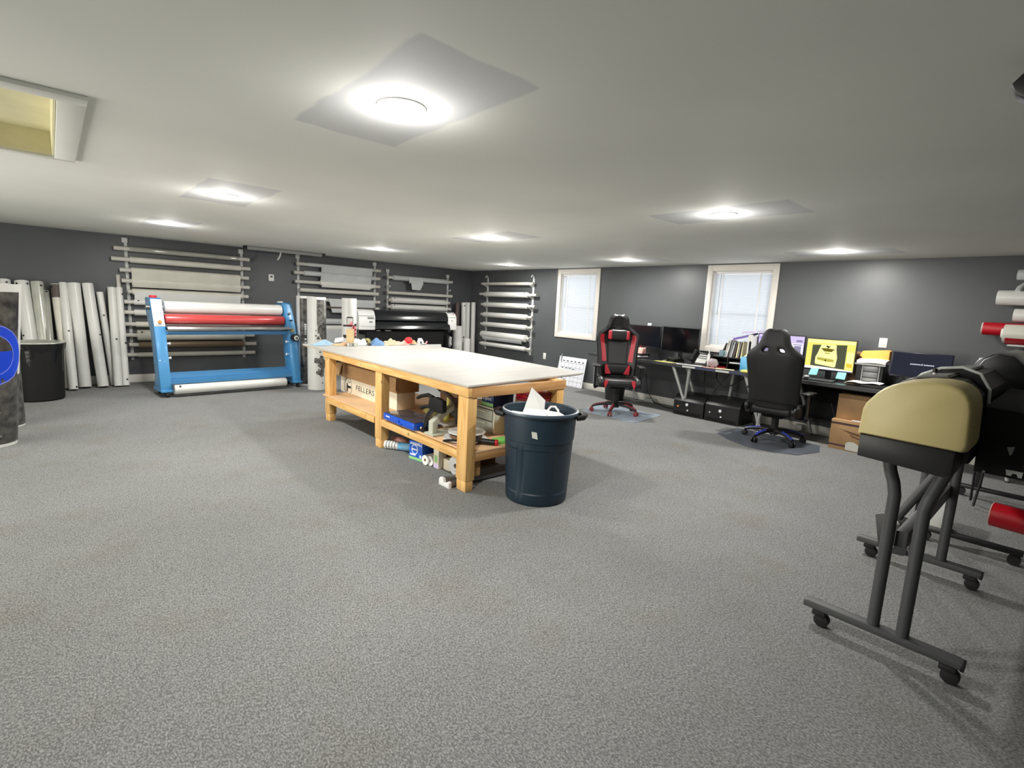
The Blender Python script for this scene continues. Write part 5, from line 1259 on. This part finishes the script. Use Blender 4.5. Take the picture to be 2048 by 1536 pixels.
mb = MB(); mb.box(7.67, 7.68, 1.655, 1.665, .86, 1.08); mb.box(7.67, 7.68, 1.835, 1.845, .86, 1.08); mb.box(7.66, 7.68, 1.60, 1.93, 1.085, 1.105)
build('unit_frame', mb, 'silver', t)
for k in range(3): build('drawer', MB().box(7.665, 7.68, 1.67, 1.83, .862 + .073 * k, .925 + .073 * k, bev=.004), 'metal', t)
one('paper_stack', MB().grid(lambda u, v: (7.655 + .25 * v, 1.60 + .31 * u, 1.125 + .022 * (v * (2 - v)) + .008 * math.sin(u * 4)), 8, 5, .034), 'paper', 'white paper stack on the grey drawer unit', 'paper', loc=(7.78, 1.76, 1.106))
one('orange_envelopes', MB().prism([(1.925, 1.19), (1.895, 1.255), (1.63, 1.285), (1.605, 1.27), (1.605, 1.16), (1.89, 1.155), (1.90, 1.175)], 'x', 7.80, 7.91, bev=.006), 'env', 'pile of orange envelopes behind the white paper stack', 'envelopes', loc=(7.85, 1.76, 1.15))
one('black_notebook', MB().box(7.45, 7.62, 1.52, 1.78, DZ + .001, DZ + .04, bev=.003), 'black', 'black notebook under the curled white papers', 'notebook', loc=(7.53, 1.65, DZ))
one('white_papers', MB().grid(lambda u, v: (7.44 + .2 * v, 1.58 + .38 * u, DZ + .056 - .03 * max(0, u - .72) * 3 * u + .008 * math.sin(u * 9) + .002 * v), 12, 5, .006), 'paper', 'curled white papers on the black notebook', 'paper', loc=(7.54, 1.77, DZ + .04))
t = thing('keyboard', (7.55, 1.34, DZ), 'black keyboard in front of the dim navy screen', 'keyboard')
build('keyboard_body', MB().prism([(7.48, DZ + .001), (7.48, DZ + .014), (7.62, DZ + .028), (7.62, DZ + .001)], 'y', 1.10, 1.50, bev=.002), 'black', t)
one('white_slip', MB().slab([(7.41, 1.50, DZ + .002), (7.46, 1.52, DZ + .002), (7.46, 1.30, DZ + .002), (7.41, 1.28, DZ + .002)], .003), 'paper', 'white slip on the desk edge before the black keyboard', 'paper', loc=(7.44, 1.4, DZ))
# far right end of the desk
t = thing('paper_trays', (7.72, .52, DZ), 'black stacked paper trays at the right end of the desk', 'tray')
mb = MB()
for z in (DZ + .001, .90, .985): mb.box(7.55, 7.9, .36, .68, z, z + .012)
mb.box(7.87, 7.9, .36, .68, DZ + .001, .99); mb.box(7.60, 7.62, .36, .375, DZ + .001, .99); mb.box(7.60, 7.62, .665, .68, DZ + .001, .99)
build('tray_shelves', mb, 'black', t)
for k in range(3): one('paper_stack', MB().box(7.56 - .01 * k, 7.85, .44 + .02 * k, .66 - .015 * k, .998 + .045 * k, 1.042 + .045 * k, bev=.004), ['vinyl3', 'vinyl2', 'paper'][k], ['cream paper pile directly on the black paper trays', 'grey paper pile in the middle of the stack on the trays', 'white paper pile topmost on the black paper trays'][k], 'paper', 'paper piles on the trays', loc=(7.7, .55, .998 + .045 * k))
one('yellow_folder', MB().slab([(7.50, .43, DZ + .002), (7.50, .385, DZ + .002), (7.52, .33, 1.0), (7.52, .39, 1.01)], .004), 'yellow', 'fluorescent yellow folder at the right edge of the desk', 'folder', loc=(7.5, .4, DZ))
one('navy_folder', MB().slab([(7.47, .385, DZ + .002), (7.47, .26, DZ + .002), (7.49, .24, 1.0), (7.49, .335, 1.0)], .004), 'navy', 'navy folder beside the fluorescent yellow one', 'folder', loc=(7.47, .33, DZ))

# under the desks
def office_printer(y0, y1, zt, label, amber):
    t = thing('office_printer', (7.72, (y0 + y1) / 2, 0), label, 'printer', 'black printers under the desk')
    build('printer_body', MB().prism([(7.465, .004), (7.465, zt - .10), (7.50, zt - .06), (7.56, zt), (7.93, zt), (7.93, .004)], 'y', y0, y1, bev=.02), 'black', t)
    build('paper_drawer', MB().box(7.458, 7.47, y0 + .04, y1 - .04, .02, .085, bev=.006), 'blackmat', t)
    build('output_lip', MB().box(7.462, 7.475, y0 + .06, y1 - .06, zt - .125, zt - .115), 'darkblue', t)
    ym = (y0 + y1) / 2
    mb = MB(); mb.cyl((7.462, ym + .02, .185), (7.455, ym + .02, .185), .022, n=20); mb.cyl((7.462, ym + .0, .095), (7.452, ym + .0, .095), .012, n=14)
    build('round_badge', mb, 'panelwhite', t)
    build('indicator', MB().cyl((7.462, y1 - .09, .14), (7.456, y1 - .09, .14), .01, n=12), 'ledo' if amber else 'panelwhite', t)
office_printer(3.795, 4.32, .335, 'left black printer on the floor under the taped desk, with an amber light', True)
office_printer(3.235, 3.78, .36, 'right black printer on the floor under the taped desk, next to the black chair', False)
t = thing('waste_bin', (7.62, 5.62, 0), 'small black waste bin behind the red and black chair base', 'trash bin')
build('bin_body', MB().lathe([(0, .006), (.155, 0), (.165, .01), (.195, .36), (.20, .37), (.192, .37), (.16, .02), (0, .015)], (7.60, 5.60, 0), 4 * 8), 'black', t)
for k, (pts, lb) in enumerate((([(7.98, 3.9, .76), (7.9, 3.85, .6), (7.85, 3.7, .5), (7.86, 3.55, .56), (7.9, 3.4, .70)], 'looped black cable hanging under the taped desk'),
        ([(7.9, 3.62, .76), (7.85, 3.70, .62), (7.82, 3.80, .48), (7.8, 3.84, .37)], 'black cable dropping to the left black printer'),
        ([(7.95, 5.2, .5), (7.9, 5.1, .2), (7.8, 4.9, .06), (7.75, 4.6, .02), (7.8, 4.4, .012)], 'black cable lying along the floor behind the red and black chair'),
        ([(7.92, 2.2, .5), (7.88, 2.1, .25), (7.82, 1.95, .12), (7.8, 1.8, .05)], 'black cable hanging beside the striped brown carton'),
        ([(7.97, 4.1, .75), (7.9, 4.05, .45), (7.86, 4.0, .36)], 'straight black cable left of the looped one under the taped desk'))):
    one('black_cable', MB().tube(pts, .008, n=8), 'black', lb, 'cable', 'black cables under the desks', loc=pts[0])
one('power_adapter', MB().box(7.98, 8.06, 2.55, 2.64, .03, .11, bev=.008), 'white', 'white power adapter by the baseboard behind the black chair', 'power adapter', loc=(8.02, 2.6, .03))
one('white_router', MB().box(7.95, 8.07, 5.0, 5.2, .004, .07, bev=.008), 'panelgrey', 'pale power strip on the floor by the baseboard behind the red and black chair', 'power strip', loc=(8.0, 5.1, .004))
t = thing('striped_carton', (7.57, 1.86, 0), 'brown carton with dark stripes and a white label under the right desk', 'carton')
build('carton_body', B(7.385, 7.76, 1.62, 2.02, .0, .383, bev=.004), 'card', t)
build('dark_stripe', B(7.3835, 7.3845, 1.62, 2.02, .325, .348), 'plum', t); build('dark_stripe', B(7.3835, 7.3845, 1.80, 2.02, .045, .066), 'plum', t)
mb = MB(); mb.slab([(7.384, 1.93, .27), (7.384, 1.70, .235), (7.384, 1.66, .20), (7.384, 1.80, .225), (7.384, 1.86, .25)], .001); mb.slab([(7.384, 1.80, .215), (7.384, 1.68, .18), (7.384, 1.70, .165), (7.384, 1.78, .19)], .001); build('faded_print', mb, 'cardprint', t)
build('white_label', MB().slab([(7.383, 1.83, .015), (7.383, 1.66, .01), (7.383, 1.655, .09), (7.383, 1.70, .10), (7.383, 1.74, .125), (7.383, 1.80, .12), (7.383, 1.83, .10)], .001), 'label', t)
t = thing('plain_carton', (7.66, 1.80, .384), 'plain brown carton stacked on the striped carton', 'carton')
build('carton_body', B(7.46, 7.78, 1.58, 2.0, .384, .70, bev=.004), 'card', t)
build('carton_flap', B(7.455, 7.46, 1.58, 2.0, .655, .70), 'card2', t)
one('striped_stick', MB().tube([(7.395, 1.80, .392), (7.425, 1.66, .392)], .008, n=8), 'panelwhite', 'thin white stick lying on the ledge of the striped carton', 'stick', loc=(7.41, 1.73, .384))

# whiteboard calendar leaning on the wall
cal = thing('calendar_board', (8.0, 7.05, 0), 'white calendar board leaning on the wall under the first window', 'calendar board')
cp = lambda y, f, d=0.0: (7.945 + .115 * f - d, y, .008 + .60 * f)
build('board', MB().slab([cp(7.43, 0), cp(6.69, 0), cp(6.69, 1), cp(7.43, 1)], -.012), 'panelwhite', cal)
mb = MB()
for k in range(7): y = 7.36 - k * .105; mb.slab([cp(y, .02, .002), cp(y - .004, .02, .002), cp(y - .004, .80, .002), cp(y, .80, .002)], .0006)
for k in range(6): f = .02 + k * .155; mb.slab([cp(7.36, f, .002), cp(6.72, f, .002), cp(6.72, f + .006, .002), cp(7.36, f + .006, .002)], .0006)
build('grid_lines', mb, 'greyink', cal)
mb = MB()
for k in range(6): y = 7.32 - k * .105; mb.slab([cp(y, .84, .0025), cp(y - .055, .84, .0025), cp(y - .055, .875, .0025), cp(y, .875, .0025)], .0006)
for (y, f) in ((7.33, .60), (7.22, .60), (7.12, .60), (7.02, .58), (7.33, .10), (7.22, .20), (7.22, .08), (7.30, .24)): mb.slab([cp(y, f, .0025), cp(y - .05, f, .0025), cp(y - .05, f + .03, .0025), cp(y, f + .03, .0025)], .0006)
build('handwriting', mb, 'metal', cal)
one('board_marker', MB().cyl((8.03, 7.37, .50), (8.05, 7.365, .66), .011, n=10), 'silver', 'silver marker standing at the top left of the calendar board', 'marker', loc=(8.03, 7.37, .5))
# wall plates
def plate(y, z, w, hgt, label, kind):
    t = thing(kind, (XW, y, z), label, 'wall plate')
    build('face_plate', MB().box(XW - .007, XW - .0005, y - w / 2, y + w / 2, z - hgt / 2, z + hgt / 2, bev=.003), 'white', t)
    for dz in (-.02, .02): build('socket', MB().box(XW - .0095, XW - .007, y - .017, y + .017, z + dz - .014, z + dz + .014, bev=.002), 'offwhite', t)
plate(7.935, .545, .085, .135, 'white wall outlet between the roll rack and the calendar board', 'wall_outlet')
plate(1.758, 1.365, .09, .125, 'white wall outlet above the orange envelopes', 'wall_outlet')
t = thing('thermostat', (3.22, YW, 1.92), 'white thermostat on the rack wall between the two big racks', 'thermostat')
build('housing', MB().box(3.17, 3.27, YW - .025, YW - .0005, 1.855, 1.985, bev=.006), 'white', t)
build('display', MB().box(3.20, 3.24, YW - .028, YW - .025, 1.925, 1.955), 'ink', t)
t = thing('projector_screen', (3.35, 10.2, H), 'long grey projector screen case with black ends under the ceiling', 'projector screen')
zc = 2.405
build('screen_case', MB().box(2.66, 4.02, 10.17, 10.23, zc - .03, zc + .03, bev=.01), 'silver', t)
for a, b in ((2.61, 2.665), (4.015, 4.07)): build('end_cap', MB().box(a, b, 10.165, 10.235, zc - .034, zc + .0345, bev=.006), 'black', t)
build('pull_bar', MB().tube([(3.24, 10.18, zc - .03), (3.22, 10.16, zc - .09), (3.17, 10.14, zc - .17)], .014, n=8), 'offwhite', t)
t = thing('ceiling_camera', (2.32, .235, H), 'black fixture on the ceiling at the right edge of the view', 'ceiling fixture')
build('mount', MB().cyl((2.32, .22, H - .05), (2.32, .22, H), .03, n=18), 'black', t)
build('camera_body', MB().prism([(.255, 2.325), (.27, 2.36), (.235, 2.40), (.12, 2.40), (.12, 2.31), (.22, 2.30)], 'x', 2.27, 2.37, bev=.01), 'black', t)

# ================================================================== gaming chairs
def gaming_chair(loc, rz, angs, label, accent, basemat, lift=0.0, pillows=True, hide='leather'):
    t = thing('gaming_chair', loc, label, 'chair', rz=rz)
    def cp(name, mb, m, parent=t, **k): return build(name, mb, m, parent, local=True, **k)
    zs = .56 + lift
    H_ = [(-.04, .27), (.06, .29), (.20, .305), (.36, .315), (.50, .33), (.62, .345), (.68, .32), (.73, .245), (.79, .18), (.86, .155), (.92, .145), (.96, .115), (.985, .06)]
    def hw(h):
        for (a, wa), (b, wb) in zip(H_, H_[1:]):
            if h <= b: f = max(0, (h - a) / (b - a)); return wa * (1 - f) + wb * f
        return H_[-1][1]
    def back(u, v, d=0.0):
        h = -.04 + 1.025 * v; a = 2 * u - 1; w = hw(h)
        y = .24 + .14 * (h + .04) - .085 * max(0, abs(a) - .5) ** 1.4 * 2.4 * min(1, w / .28) + (.05 if h > .8 else 0) * -(h - .8) / .2 - .02 * math.cos(h * 5)
        return (a * w, y + d, zs + h)
    nu, nv = 16, 26
    def keep(i, j):
        return not (j in (19,) and (i in (4, 5) or i in (10, 11)))
    bk = cp('backrest', MB().grid(back, nu, nv, .085, keep), hide, subsurf=1, angle=60)
    def panel(name, f0, m, d=-.05, th=.012, parent=bk):
        return cp(name, MB().grid(lambda u, v: back(*f0(u, v), d), 6, 14, th), m, parent, angle=60)
    if accent:
        for sg in (0, 1):
            g = (lambda u, v, s=sg: ((.045 + .115 * u + .06 * (1 - v) + .03 * v * (1 - u)) if not s else 1 - (.045 + .115 * u + .06 * (1 - v) + .03 * v * (1 - u)), .27 + .42 * v))
            panel('red_panel', g, accent)
        panel('seam_piping', lambda u, v: (.262 + .006 * u, .10 + .58 * v), 'blackmat', -.052)
        panel('seam_piping', lambda u, v: (.738 - .006 * u, .10 + .58 * v), 'blackmat', -.052)
    cp('rear_shell_seam', MB().grid(lambda u, v: back(.06 + .88 * u, .09 + .01 * v, .052), 12, 1, .01), 'blackmat', bk)
    if pillows:
        np_ = cp('neck_pillow', MB().box(-.15, .15, .165, .275, zs + .575, zs + .745, bev=.045, seg=4), hide, bk)
        for sg in (-1, 1): cp('pillow_end', MB().box(min(sg*.105, sg*.168), max(sg*.105, sg*.168), .158, .265, zs + .585, zs + .735, bev=.03, seg=3), accent, np_)
        lu = cp('lumbar_pillow', MB().box(-.2, .2, .10, .22, zs + .035, zs + .215, bev=.05, seg=4), hide, bk, angle=60)
        for sg in (-1, 1): cp('pillow_end', MB().slab([(sg * .10, .098, zs + .05), (sg * .19, .10, zs + .04), (sg * .195, .10, zs + .185), (sg * .17, .099, zs + .20)][::sg], -.012), accent, lu)
    st = cp('seat', MB().box(-.255, .255, -.30, .26, zs - .115, zs, bev=.05, seg=4), hide, angle=60)
    for sg in (-1, 1):
        cp('seat_bolster', MB().prism([(-.32, zs - .10), (-.33, zs - .04), (-.28, zs + .02), (.05, zs + .035), (.24, zs + .02), (.24, zs - .12), (-.25, zs - .13)], 'x', min(sg * .235, sg * .325), max(sg * .235, sg * .325), bev=.03), hide, st, angle=60)
        if accent: cp('red_panel', MB().slab([(sg * .17, -.308, zs - .005), (sg * .232, -.312, zs - .005), (sg * .236, -.325, zs - .07), (sg * .22, -.315, zs - .13), (sg * .19, -.312, zs - .07)][::-sg], -.012), accent, st)
        ar = cp('armrest', MB().box(min(sg * .29, sg * .40), max(sg * .29, sg * .40), -.20, .10, zs + .175, zs + .205, bev=.014, seg=3), 'black', angle=60)
        cp('armrest_post', MB().prism([(-.08, zs + .175), (.04, zs + .175), (.02, zs - .02), (.0, zs - .14), (-.07, zs - .14), (-.07, zs - .02)], 'x', min(sg * .335, sg * .375), max(sg * .335, sg * .375), bev=.01), 'blackgloss', ar)
        cp('armrest_bracket', MB().box(min(sg * .18, sg * .37), max(sg * .18, sg * .37), -.07, .0, zs - .155, zs - .13), 'blackmat', ar)
        cp('recline_hinge', MB().cyl((sg * .26, .25, zs - .03), (sg * .31, .25, zs - .03), .05, n=20, bev=.008), 'black', st)
    cp('tilt_lever', MB().tube([(-.12, -.02, zs - .14), (-.30, -.05, zs - .15), (-.36, -.06, zs - .17)], [.008, .008, .018], n=8), 'black', st)
    cp('tilt_mechanism', MB().box(-.12, .12, -.12, .14, zs - .165, zs - .115, bev=.015), 'blackmat')
    mb = MB().cyl((0, 0, .14), (0, 0, .30), .045, n=20); mb.cyl((0, 0, .29), (0, 0, zs - .16), .03, n=20)
    cp('gas_cylinder', mb, 'black')
    cp('base_hub', MB().cyl((0, 0, .09), (0, 0, .17), .06, .05, n=24), 'black')
    for a in angs:
        a = math.radians(a) - rz; ux, uy = math.cos(a), math.sin(a)
        lg = cp('base_leg', MB().tube([(ux * .04, uy * .04, .145), (ux * .18, uy * .18, .135), (ux * .30, uy * .30, .11), (ux * .365, uy * .365, .085)], [.035, .032, .026, .022], n=10, flat=.75), 'black', angle=60)
        cp('coloured_strip', MB().tube([(ux * .17, uy * .17, .155), (ux * .29, uy * .29, .130), (ux * .365, uy * .365, .102)], [.02, .02, .017], n=8, flat=.5), basemat, lg, angle=60)
        tx, ty = -uy, ux
        mb = MB()
        for sg in (-1, 1): mb.cyl((ux * .37 + tx * sg * .012, uy * .37 + ty * sg * .012, .034), (ux * .37 + tx * sg * .032, uy * .37 + ty * sg * .032, .034), .034, n=18, bev=.005)
        mb.cyl((ux * .37, uy * .37, .045), (ux * .37, uy * .37, .085), .011, n=10)
        cp('caster', mb, basemat if accent else 'black', lg)
    return t
one('chair_mat', MB().prism([(6.216, 5.21), (6.23, 4.27), (6.32, 4.215), (7.14, 4.305), (6.99, 5.46)], 'z', .001, .006), 'matclear', 'pale blue grey clear mat under the red and black chair', 'chair mat', loc=(6.6, 4.8, .001))
one('chair_mat', MB().prism([(6.78, 3.22), (6.55, 2.95), (6.40, 2.62), (6.42, 2.35), (6.56, 2.10), (6.98, 1.99), (7.34, 2.1), (7.38, 3.20)], 'z', .001, .006), 'matdark', 'dark smoky mat under the black chair with blue base trim', 'chair mat', loc=(6.9, 2.6, .001))
gaming_chair((6.60, 4.83, .0065), math.radians(-46), (133, 205, 277, 349, 61), 'red and black gaming chair facing the room on a clear mat', 'redleather', 'redmetal')
gaming_chair((7.06, 2.58, .0065), math.radians(92), (165, 237, 309, 21, 93), 'black gaming chair with blue base trim, seen from behind', None, 'bluemetal', lift=-.075, pillows=False, hide='leather3')

# ================================================================== cutting plotters on the right
pl = thing('cutting_plotter', (3.55, .45, 0), 'beige ended cutting plotter on a grey stand, close to the camera at the right', 'plotter')
cap = [(.643, 1.098), (.638, 1.214), (.628, 1.245), (.61, 1.271), (.592, 1.297), (.568, 1.321), (.542, 1.338), (.512, 1.352), (.44, 1.369), (.378, 1.374), (.335, 1.369), (.305, 1.358), (.282, 1.338), (.266, 1.31), (.258, 1.272), (.25, 1.123), (.256, 1.10), (.272, 1.094)]
cmid = (.44, 1.2)
def capx(k): return [(cmid[0] + (a - cmid[0]) * k, cmid[1] + (b - cmid[1]) * k) for a, b in cap]
mb = MB()
loops = [(2.735, capx(.90)), (2.742, capx(.955)), (2.757, capx(.985)), (2.78, capx(1.0)), (3.02, capx(1.0))]
tt = bmesh.new(); rings = [[tt.verts.new((x, a, b)) for a, b in ring] for x, ring in loops]
for A_, B_ in zip(rings, rings[1:]):
    for k in range(len(cap)): tt.faces.new((A_[k], A_[(k + 1) % len(cap)], B_[(k + 1) % len(cap)], B_[k]))
bmesh.ops.triangulate(tt, faces=[tt.faces.new(rings[0]), tt.faces.new(rings[-1][::-1])])
mb._merge(tt)
ec = build('end_cover', mb, 'cream', pl, angle=50)
build('cover_seam', MB().tube([(2.80, .2535, 1.2145), (2.7585, .262, 1.2145), (2.738, .31, 1.2145), (2.737, .45, 1.2145), (2.738, .58, 1.2145), (2.7575, .632, 1.2145), (2.80, .642, 1.2145)], .0022, n=6), 'tan', ec)
build('under_box', MB().prism([(.632, .993), (.632, 1.097), (.29, 1.097), (.29, .985), (.32, .975)], 'x', 2.755, 3.1, bev=.008), 'black', pl)
bodyp = [(.60, 1.06), (.615, 1.20), (.60, 1.26), (.56, 1.32), (.50, 1.355), (.42, 1.372), (.34, 1.362), (.28, 1.30), (.27, 1.0), (.45, .985)]
build('main_beam', MB().prism(bodyp, 'x', 3.02, 4.30, bev=.006), 'black', pl)
build('clear_cover', MB().prism([(.622, 1.18), (.612, 1.265), (.565, 1.333), (.50, 1.37), (.40, 1.384), (.39, 1.374), (.5, 1.358), (.56, 1.318), (.60, 1.26), (.61, 1.18)], 'x', 3.06, 4.26, bev=.002), 'coverclear', pl)
arch = [(3.30, .59, 1.24), (3.30, .575, 1.30), (3.30, .53, 1.36), (3.30, .46, 1.40), (3.30, .38, 1.413), (3.30, .31, 1.39), (3.30, .268, 1.32), (3.30, .262, 1.22)]
build('cover_arch', MB().tube(arch, .007, n=10), 'panelgrey', pl)
build('arch_flange', MB().prism([(p[1], p[2]) for p in arch] + [(.27, 1.1), (.58, 1.1)], 'x', 3.31, 3.33), 'black', pl)
build('locating_post', MB().cyl((3.2, .467, 1.355), (3.2, .467, 1.382), .008, n=12), 'white', pl)
build('post_cap', MB().cyl((3.2, .467, 1.382), (3.2, .467, 1.402), .010, n=12), 'black', pl)
rb = build('rear_housing', MB().prism([(.262, .945), (.262, 1.255), (.15, 1.25), (-.12, 1.17), (-.14, .945)], 'x', 3.16, 4.35, bev=.01), 'blackmat', pl)
mb = MB(); mb.prism([(.155, .985), (.15, .96), (.135, .96), (.13, .972), (.118, .972), (.112, .958), (.10, .958), (.098, .985)], 'x', 3.152, 3.16)
build('white_clip', mb, 'panelgrey', rb)
build('grey_disc', MB().cyl((3.16, .075, .962), (3.15, .075, .962), .014, n=14), 'metal', rb)
build('orange_wire', MB().tube([(3.155, .10, 1.01), (3.15, .085, 1.02), (3.15, .09, 1.0), (3.15, .07, .995)], .003, n=6), 'orange', rb)
build('silver_latch', MB().slab([(3.155, .165, 1.085), (3.155, .14, 1.092), (3.155, .145, 1.055), (3.155, .152, 1.05)], .003), 'silver', rb)
build('rivet', MB().cyl((3.16, .225, .955), (3.152, .225, .955), .006, n=10), 'silver', rb)
def foot_set(x, ya, yb, la, lb_, near):
    ft = build('foot_bar', MB().prism([(ya, .088), (ya, .122), (ya - .02, .128), (yb + .02, .128), (yb, .122), (yb, .088)], 'x', x - .03, x + .03, bev=.006), 'stand', pl)
    for y in (ya - .09, yb + .04):
        mb = MB(); mb.cyl((x - .022, y, .036), (x + .022, y, .036), .036, n=20, bev=.006); mb.box(x - .03, x + .03, y - .02, y + .045, .058, .088, bev=.008)
        build('caster', mb, 'rubber', ft)
    build('end_plug', MB().box(x - .031, x + .031, yb - .004, yb + .012, .086, .124, bev=.004), 'black', ft)
    build('leg_tube', MB().tube([(x, la, .12), (x, la, .60), (x, la - .0, .80), (x, la + .012, .86), (x, la + .03, .91), (x, la + .05, .992)], .027, n=16), 'stand', pl)
    build('leg_tube', MB().tube([(x, lb_, .12), (x, lb_, .58), (x, lb_, .76), (x, lb_ - .012, .82), (x, lb_ - .03, .88), (x, lb_ - .06, .99)], .027, n=16), 'stand', pl)
foot_set(2.95, .808, .150, .500, .382, True)
foot_set(4.16, .872, .212, .560, .415, False)
gp = build('gusset_plate', MB().prism([(.785, .315), (.745, .335), (.60, .352), (.585, .10), (.60, .085), (.735, .075)], 'x', 4.118, 4.128, bev=.002), 'stand2', pl)
for (y, z) in ((.655, .300), (.665, .135)): build('bolt', MB().cyl((4.118, y, z), (4.106, y, z), .014, n=12, bev=.002), 'chrome', gp)
build('brace_bar', MB().tube([(4.12, .665, .335), (4.13, .50, .70), (4.14, .42, .90)], .026, n=12), 'stand', pl)
build('stretcher', MB().box(2.97, 4.14, .425, .475, .545, .625, bev=.006), 'stand2', pl)
# red media roll on the first plotter
t = thing('media_roll', (3.9, .14, .575), 'red vinyl roll hanging low on the plotter stand at the right edge', 'roll')
build('wound_vinyl', MB().pipe((3.86, .205, .583), (3.78, -.50, .583), .066, .04, n=32), 'redvinyl', t)
build('core_ring', MB().pipe((3.861, .208, .583), (3.86, .195, .583), .060, .032, n=28), 'vinyl3', t)
build('end_tape', MB().pipe((3.8615, .2095, .583), (3.861, .206, .583), .067, .056, n=28), 'pinkpaper', t)
build('roll_spindle', MB().cyl((3.85, .10, .583), (3.77, -.6, .583), .032, n=18), 'blackmat', t)
build('spindle_bracket', MB().prism([(-.02, .60), (-.10, .60), (-.10, .93), (-.02, .944)], 'x', 3.82, 3.87), 'black', pl)

p2 = thing('cutting_plotter', (5.7, .3, 0), 'black plotter on a black footed stand behind the beige ended one', 'plotter')
b2 = [(.50, 1.06), (.515, 1.22), (.50, 1.32), (.46, 1.40), (.40, 1.44), (.33, 1.43), (.26, 1.36), (.24, 1.02)]
build('main_beam', MB().prism(b2, 'x', 4.62, 6.60, bev=.01), 'darkblue', p2)
build('end_cover', MB().prism([(.44 + (a - .44) * 1.06 - .04, 1.22 + (b - 1.22) * 1.05) for a, b in b2], 'x', 4.50, 4.62, bev=.012), 'black', p2)
build('end_cover', MB().prism([(.44 + (a - .44) * 1.06 - .04, 1.22 + (b - 1.22) * 1.05) for a, b in b2], 'x', 6.60, 6.78, bev=.012), 'black', p2)
mb = MB(); mb.box(6.60, 6.80, .30, .48, 1.462, 1.474); mb.box(5.3, 5.36, .495, .525, 1.37, 1.385)
build('highlight_strips', mb, 'white', p2)  # white pieces stand in for bright highlights on the black covers
build('rear_tray', MB().box(4.62, 6.6, -.1, .24, .96, 1.05, bev=.01), 'blackmat', p2)
for x in (4.86, 6.52):
    ft = build('foot_bar', MB().box(x - .03, x + .03, .07, .64, .075, .11, bev=.006), 'black', p2)
    for y in (.11, .60): build('caster', MB().cyl((x - .022, y, .036), (x + .022, y, .036), .036, n=18), 'rubber', ft)
    build('leg_post', MB().box(x - .035, x + .035, .46, .51, .108, 1.06, bev=.006), 'silver' if x < 5 else 'black', p2)
for k, pts in enumerate(([(6.2, .50, 1.02), (6.22, .52, .7), (6.2, .5, .35), (6.3, .5, .02)], [(6.05, .45, 1.0), (6.1, .46, .6), (6.15, .44, .3), (6.1, .46, .02)])):
    one('black_cable', MB().tube(pts, .010, n=8), 'black', ['left black cable hanging under the rear plotter', 'right black cable hanging under the rear plotter'][k], 'cable', 'cables under the rear plotter', loc=pts[-1])
t = thing('power_strip', (6.4, .34, .5), 'small black adapter with a blue light under the rear plotter', 'power adapter')
build('adapter_body', MB().box(6.36, 6.44, .30, .335, .32, .47, bev=.008), 'black', t)
build('blue_light', MB().cyl((6.36, .318, .45), (6.352, .318, .45), .014, n=12), 'led', t)
one('white_carton', B(5.10, 5.34, .53, .70, 0, .33, bev=.006), 'offwhite', 'off white carton standing on the floor between the two plotter stands', 'carton', loc=(5.2, .62, 0))

# ================================================================== camera, view, world
yaw, pitch, roll_ = math.radians(42.0838), math.radians(8.64056), math.radians(2.84278)
f = V((math.sin(yaw), math.cos(yaw), 0)); r = V((math.cos(yaw), -math.sin(yaw), 0)); u = V((0, 0, 1))
f2 = f * math.cos(pitch) - u * math.sin(pitch); u2 = u * math.cos(pitch) + f * math.sin(pitch)
r3 = r * math.cos(roll_) + u2 * math.sin(roll_); u3 = u2 * math.cos(roll_) - r * math.sin(roll_)
cd = bpy.data.cameras.new('camera'); cam = bpy.data.objects.new('camera', cd); COL.objects.link(cam)
cd.sensor_width = 36; cd.lens = 36 * 1020.9 / 2048; cd.clip_start = .05
mw = Mx((( r3.x, u3.x, -f2.x, 0), (r3.y, u3.y, -f2.y, 0), (r3.z, u3.z, -f2.z, 1.6), (0, 0, 0, 1)))
cam.location = mw.to_translation(); cam.rotation_euler = mw.to_euler()
SC.camera = cam

# bring everything to real size
done = set()
for o in list(COL.objects):
    o.location = o.location * S
    if o.type == 'MESH' and o.data.name not in done:
        o.data.transform(Mx.Scale(S, 4)); done.add(o.data.name)
    elif o.type == 'LIGHT':
        l = o.data; l.energy *= S * S
        if l.type == 'AREA': l.size *= S; l.size_y *= S
        else: l.shadow_soft_size *= S

w = bpy.data.worlds.new('World'); SC.world = w; w.use_nodes = True
w.node_tree.nodes['Background'].inputs['Color'].default_value = (.72, .78, .86, 1)
w.node_tree.nodes['Background'].inputs['Strength'].default_value = .6
SC.view_settings.view_transform = 'Standard'; SC.view_settings.look = 'None'; SC.view_settings.gamma = 1
SC.view_settings.exposure = 0.0; SC.view_settings.use_curve_mapping = False
SC.cycles.max_bounces = 8; SC.cycles.diffuse_bounces = 5; SC.cycles.glossy_bounces = 3; SC.cycles.caustics_reflective = False; SC.cycles.caustics_refractive = False
SC.cycles.sample_clamp_indirect = 6
